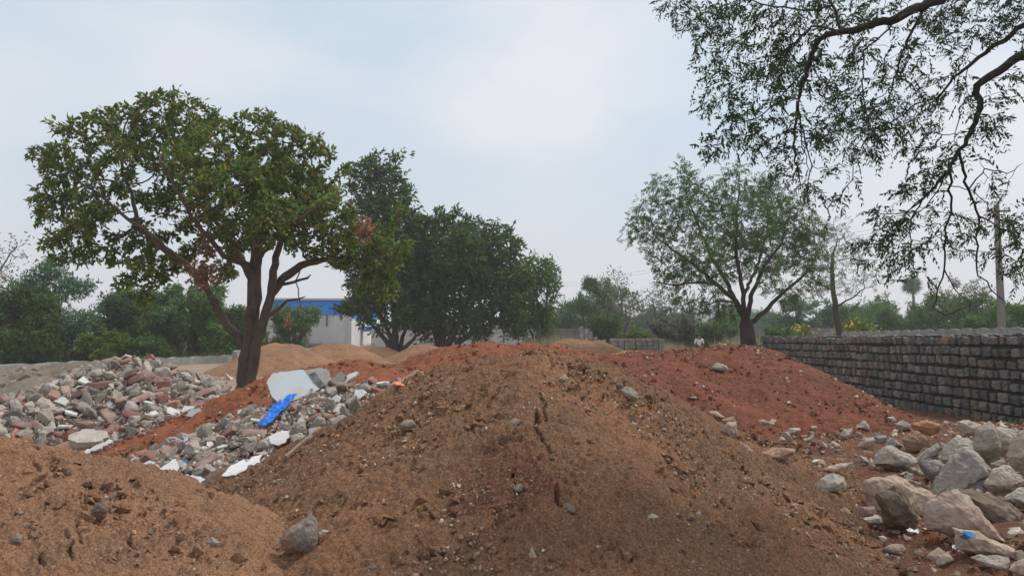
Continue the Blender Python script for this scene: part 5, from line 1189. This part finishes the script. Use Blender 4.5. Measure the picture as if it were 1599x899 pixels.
for i, (nm, lab, cat, px, py, Y, Wd, lm, bm_, dn, st, low, L) in enumerate(L_):
    d = dn if 'eucalyptus' not in nm and 'thorn_tree' not in nm else .7
    rt = mk_far(nm, lab, cat, pxX(px, Y), Y, topH(py, Y), Wd*1.15, lm, bm_, 1000+i, d*2 if d > 1 else 1, st, low, L*1.15)
    if 'flowering' in nm:
        w = Wd*.5; c = np.array([0, 0, topH(py, Y)*.75]); q = c+rng.normal(size=(80, 3))*[w*.42, w*.3, w*.2]; EV, EF = rosettes(q, unit(rng.normal(size=q.shape)), 4, .12, .7, .9); mobj('flowers', np_mesh('flowers', EV, EF, FLOWER), rt)['kind'] = 'stuff'
# tree line far away: a few kinds, each copied whole
protos = [mk_far('far_tree', 'hazy tree of the distant tree line', 'tree', 0, 90, h, w, lm, BARKG, 1100+k, 2, 3, .02, .42, group='trees of the distant tree line') for k, (h, w, lm) in enumerate([(6.5, 7, LEAF_BLUE), (5.2, 6.5, LEAF_MID), (7.5, 6, LEAF_GREY), (5.8, 7.5, LEAF_DARK)])]
def copy_tree(root):
    r = root.copy(); C.objects.link(r)
    for ch in root.children: c = ch.copy(); C.objects.link(c); c.parent = r
    return r
spots = []
for i in range(70): Y = rng.uniform(78, 150); spots.append((rng.uniform(.28, .80)*Y, Y))
for i in range(34): Y = rng.uniform(80, 130); spots.append((rng.uniform(.02, .30)*Y, Y))
for i in range(20): Y = rng.uniform(70, 110); spots.append((rng.uniform(-.85, -.29)*Y, Y))
for i, (X, Y) in enumerate(spots):
    side = 'right' if X > .27*Y else ('centre' if X > 0 else 'left')
    r = protos[i % 4] if i < 4 else copy_tree(protos[rng.integers(0, 4)])
    k = rng.uniform(.7, 1.1)*(Y/115 if side != 'left' else .95); r.location = (X, Y, float(ground_z(np.array([X]), np.array([Y]))[0])-.1); r.rotation_euler.z = rng.uniform(0, 6.28); r.scale = (k, k, k*rng.uniform(.8, 1.15))
    r['label'] = {'right': 'hazy tree of the tree line beyond the precast wall at right', 'centre': 'hazy tree of the distant line between the dark trees and the neem', 'left': 'tree of the green mass beyond the low wall at left'}[side]; r['group'] = 'trees of the %s tree line' % side
def scrub(name, boxes, n, h, mat, label=None):
    P = []; H_ = []
    for (x0, x1, y0, y1, w) in boxes:
        k = int(n*w); x = rng.uniform(x0, x1, k); y = rng.uniform(y0, y1, k); m = fbm2(x, y, .35, 8, 3) > -.35; x = x[m]; y = y[m]; P.append(np.stack([x, y, top(x, y)-.03], -1)); H_.append(h*rng.uniform(.4, 1.1, len(x))*(.6+.5*fbm2(x, y, .2, 12, 2)))
    P = np.concatenate(P); H_ = np.maximum(.05, np.concatenate(H_)); D = unit(np.array([0, 0, 1.])+rng.normal(size=P.shape)*.22); V, Fc = leaves(P, D, H_, H_*.035+.008, .1)
    return tag(mobj(name, np_mesh(name, V, Fc, mat)), kind='stuff')
DRY = leafmat('dry_grass', [(.26, .20, .13), (.30, .24, .16), (.20, .17, .11), (.16, .17, .09)], .3, .9)
scrub('dry_scrub', [(1, 24, 46, 60, 1), (11.5, 17, 30, 45, .25)], 32000, 2.1, DRY)
scrub('undergrowth', [(-24, -15, 62, 84, .5), (-42, -18, 46, 62, 1.2)], 26000, 1.2, leafmat('undergrowth', [(.05, .07, .025), (.08, .09, .04), (.13, .12, .07), (.04, .06, .02)], .3))
scrub('weeds', [(-5.6, -4.2, 9.0, 10.2, 1), (-4.9, -3.8, 9.6, 10.4, .5)], 900, .09, LEAF_MID)
def palm():
    Y = 115.0; X = pxX(1426, Y); Hh = EYE+(530-450)/F*Y; root = empty('palm_tree', (X, Y, .3)); tag(root, 'lone fan palm standing above the distant trees', 'palm tree')
    P = np.array([(0.15*math.sin(k), 0, Hh*k/10) for k in range(11)]); V, Q = tubes(P, np.array([-1]+list(range(10))), np.linspace(.28, .2, 11), [[k+1] for k in range(10)]+[[]]); mobj('trunk', np_mesh('trunk', V, Q, BARKG, True), root)
    n = 46; V = []; Fc = []; c = np.array([0, 0, Hh])
    for i in range(n):
        d = unit(rng.normal(size=3)+np.array([0, 0, .35])); L = rng.uniform(1.0, 1.5); s = unit(np.cross(d, rng.normal(size=3))); b = len(V); m = 14; V.append(c)
        for j in range(m): a = (j/(m-1)-.5)*2.0; rr = L*1.25 if j % 2 == 0 else L*.35; V.append(c+d*L*.35+(d*math.cos(a)+s*math.sin(a))*rr*.8)
        for j in range(m-1): Fc.append((b, b+1+j, b+2+j))
    mobj('crown', np_mesh('crown', np.array(V), np.array(Fc), LEAF_BLUE), root)
palm()

# ------------------------------------------------------------------ a distant person beyond the red mound
def person():
    Y = 44.0; X = pxX(1091, Y); g = float(ground_z(np.array([X]), np.array([Y]))[0]); k = 1.0
    J = [((0, 0, .95), .13), ((0, 0, 1.15), .125), ((0, 0, 1.36), .14), ((0, 0, 1.47), .06), ((0, -.01, 1.56), .085), ((0, -.01, 1.64), .095), ((0, -.01, 1.71), .06),
         ((-.10, 0, .90), .09), ((-.11, .02, .50), .06), ((-.11, .03, .10), .04), ((-.11, -.10, .05), .035), ((.10, 0, .90), .09), ((.12, -.04, .50), .06), ((.13, .02, .10), .04), ((.13, -.10, .05), .035),
         ((-.19, 0, 1.38), .055), ((-.25, -.02, 1.12), .042), ((-.22, -.16, .92), .032), ((.19, 0, 1.38), .055), ((.25, .0, 1.12), .042), ((.24, -.08, .88), .032)]
    E = [(0, 1), (1, 2), (2, 3), (3, 4), (4, 5), (5, 6), (0, 7), (7, 8), (8, 9), (9, 10), (0, 11), (11, 12), (12, 13), (13, 14), (2, 15), (15, 16), (16, 17), (2, 18), (18, 19), (19, 20)]
    def skin(nm, js, es, grow_, mat, parent=None, root_=0):
        bm = bmesh.new(); lay = bm.verts.layers.skin.verify(); vs = []
        for j in js:
            v = bm.verts.new(J[j][0]); v[lay].radius = (J[j][1]+grow_,)*2; v[lay].use_root = (j == root_); vs.append(v)
        for a_, b_ in es: bm.edges.new((vs[js.index(a_)], vs[js.index(b_)]))
        me = bpy.data.meshes.new(nm); bm.to_mesh(me); bm.free(); me.materials.append(mat)
        o = bpy.data.objects.new(nm, me); m = o.modifiers.new('s', 'SKIN'); m.use_smooth_shade = True; o.modifiers.new('d', 'SUBSURF').levels = 1; return link(o, parent)
    b = skin('person', list(range(21)), E, 0, plain('skin', (.20, .11, .07))); b.location = (X, Y, g); tag(b, 'person in a pale shirt far behind the red mound', 'person')
    skin('shirt', [0, 1, 2, 15, 16, 18, 19], [(0, 1), (1, 2), (2, 15), (15, 16), (2, 18), (18, 19)], .018, plain('pale_shirt', (.62, .62, .60)), b)
    skin('trousers', [0, 7, 8, 9, 11, 12, 13], [(0, 7), (7, 8), (8, 9), (0, 11), (11, 12), (12, 13)], .018, plain('dark_cloth', (.06, .06, .07)), b)
    bm = bmesh.new(); bmesh.ops.create_uvsphere(bm, u_segments=16, v_segments=10, radius=.112)
    bmesh.ops.delete(bm, geom=[v for v in bm.verts if v.co.z < .0 and v.co.y < .02], context='VERTS')
    for v in bm.verts: v.co += Vector((0, .0, 1.655))
    mobj('hair', bm_mesh('hair', bm, plain('black_hair', (.02, .018, .016)), True), b)
person()

# ------------------------------------------------------------------ dusty air
def haze():
    bm = bmesh.new(); bmesh.ops.create_cube(bm, size=1)
    for v in bm.verts: v.co = Vector((v.co.x*880, 215+v.co.y*480, 12+v.co.z*32))
    m = bpy.data.materials.new('haze'); m.use_nodes = True; n = m.node_tree.nodes; n.clear(); out = n.new('ShaderNodeOutputMaterial'); v = n.new('ShaderNodeVolumePrincipled')
    v.inputs['Color'].default_value = (.95, .965, 1, 1); v.inputs['Density'].default_value = .0009; v.inputs['Anisotropy'].default_value = .2; m.node_tree.links.new(v.outputs[0], out.inputs['Volume'])
    tag(mobj('haze', bm_mesh('haze', bm, m)), kind='stuff')
haze()

for o in C.objects:
    if o.parent is None and o.get('category') and not o.get('kind'): o['kind'] = 'thing'
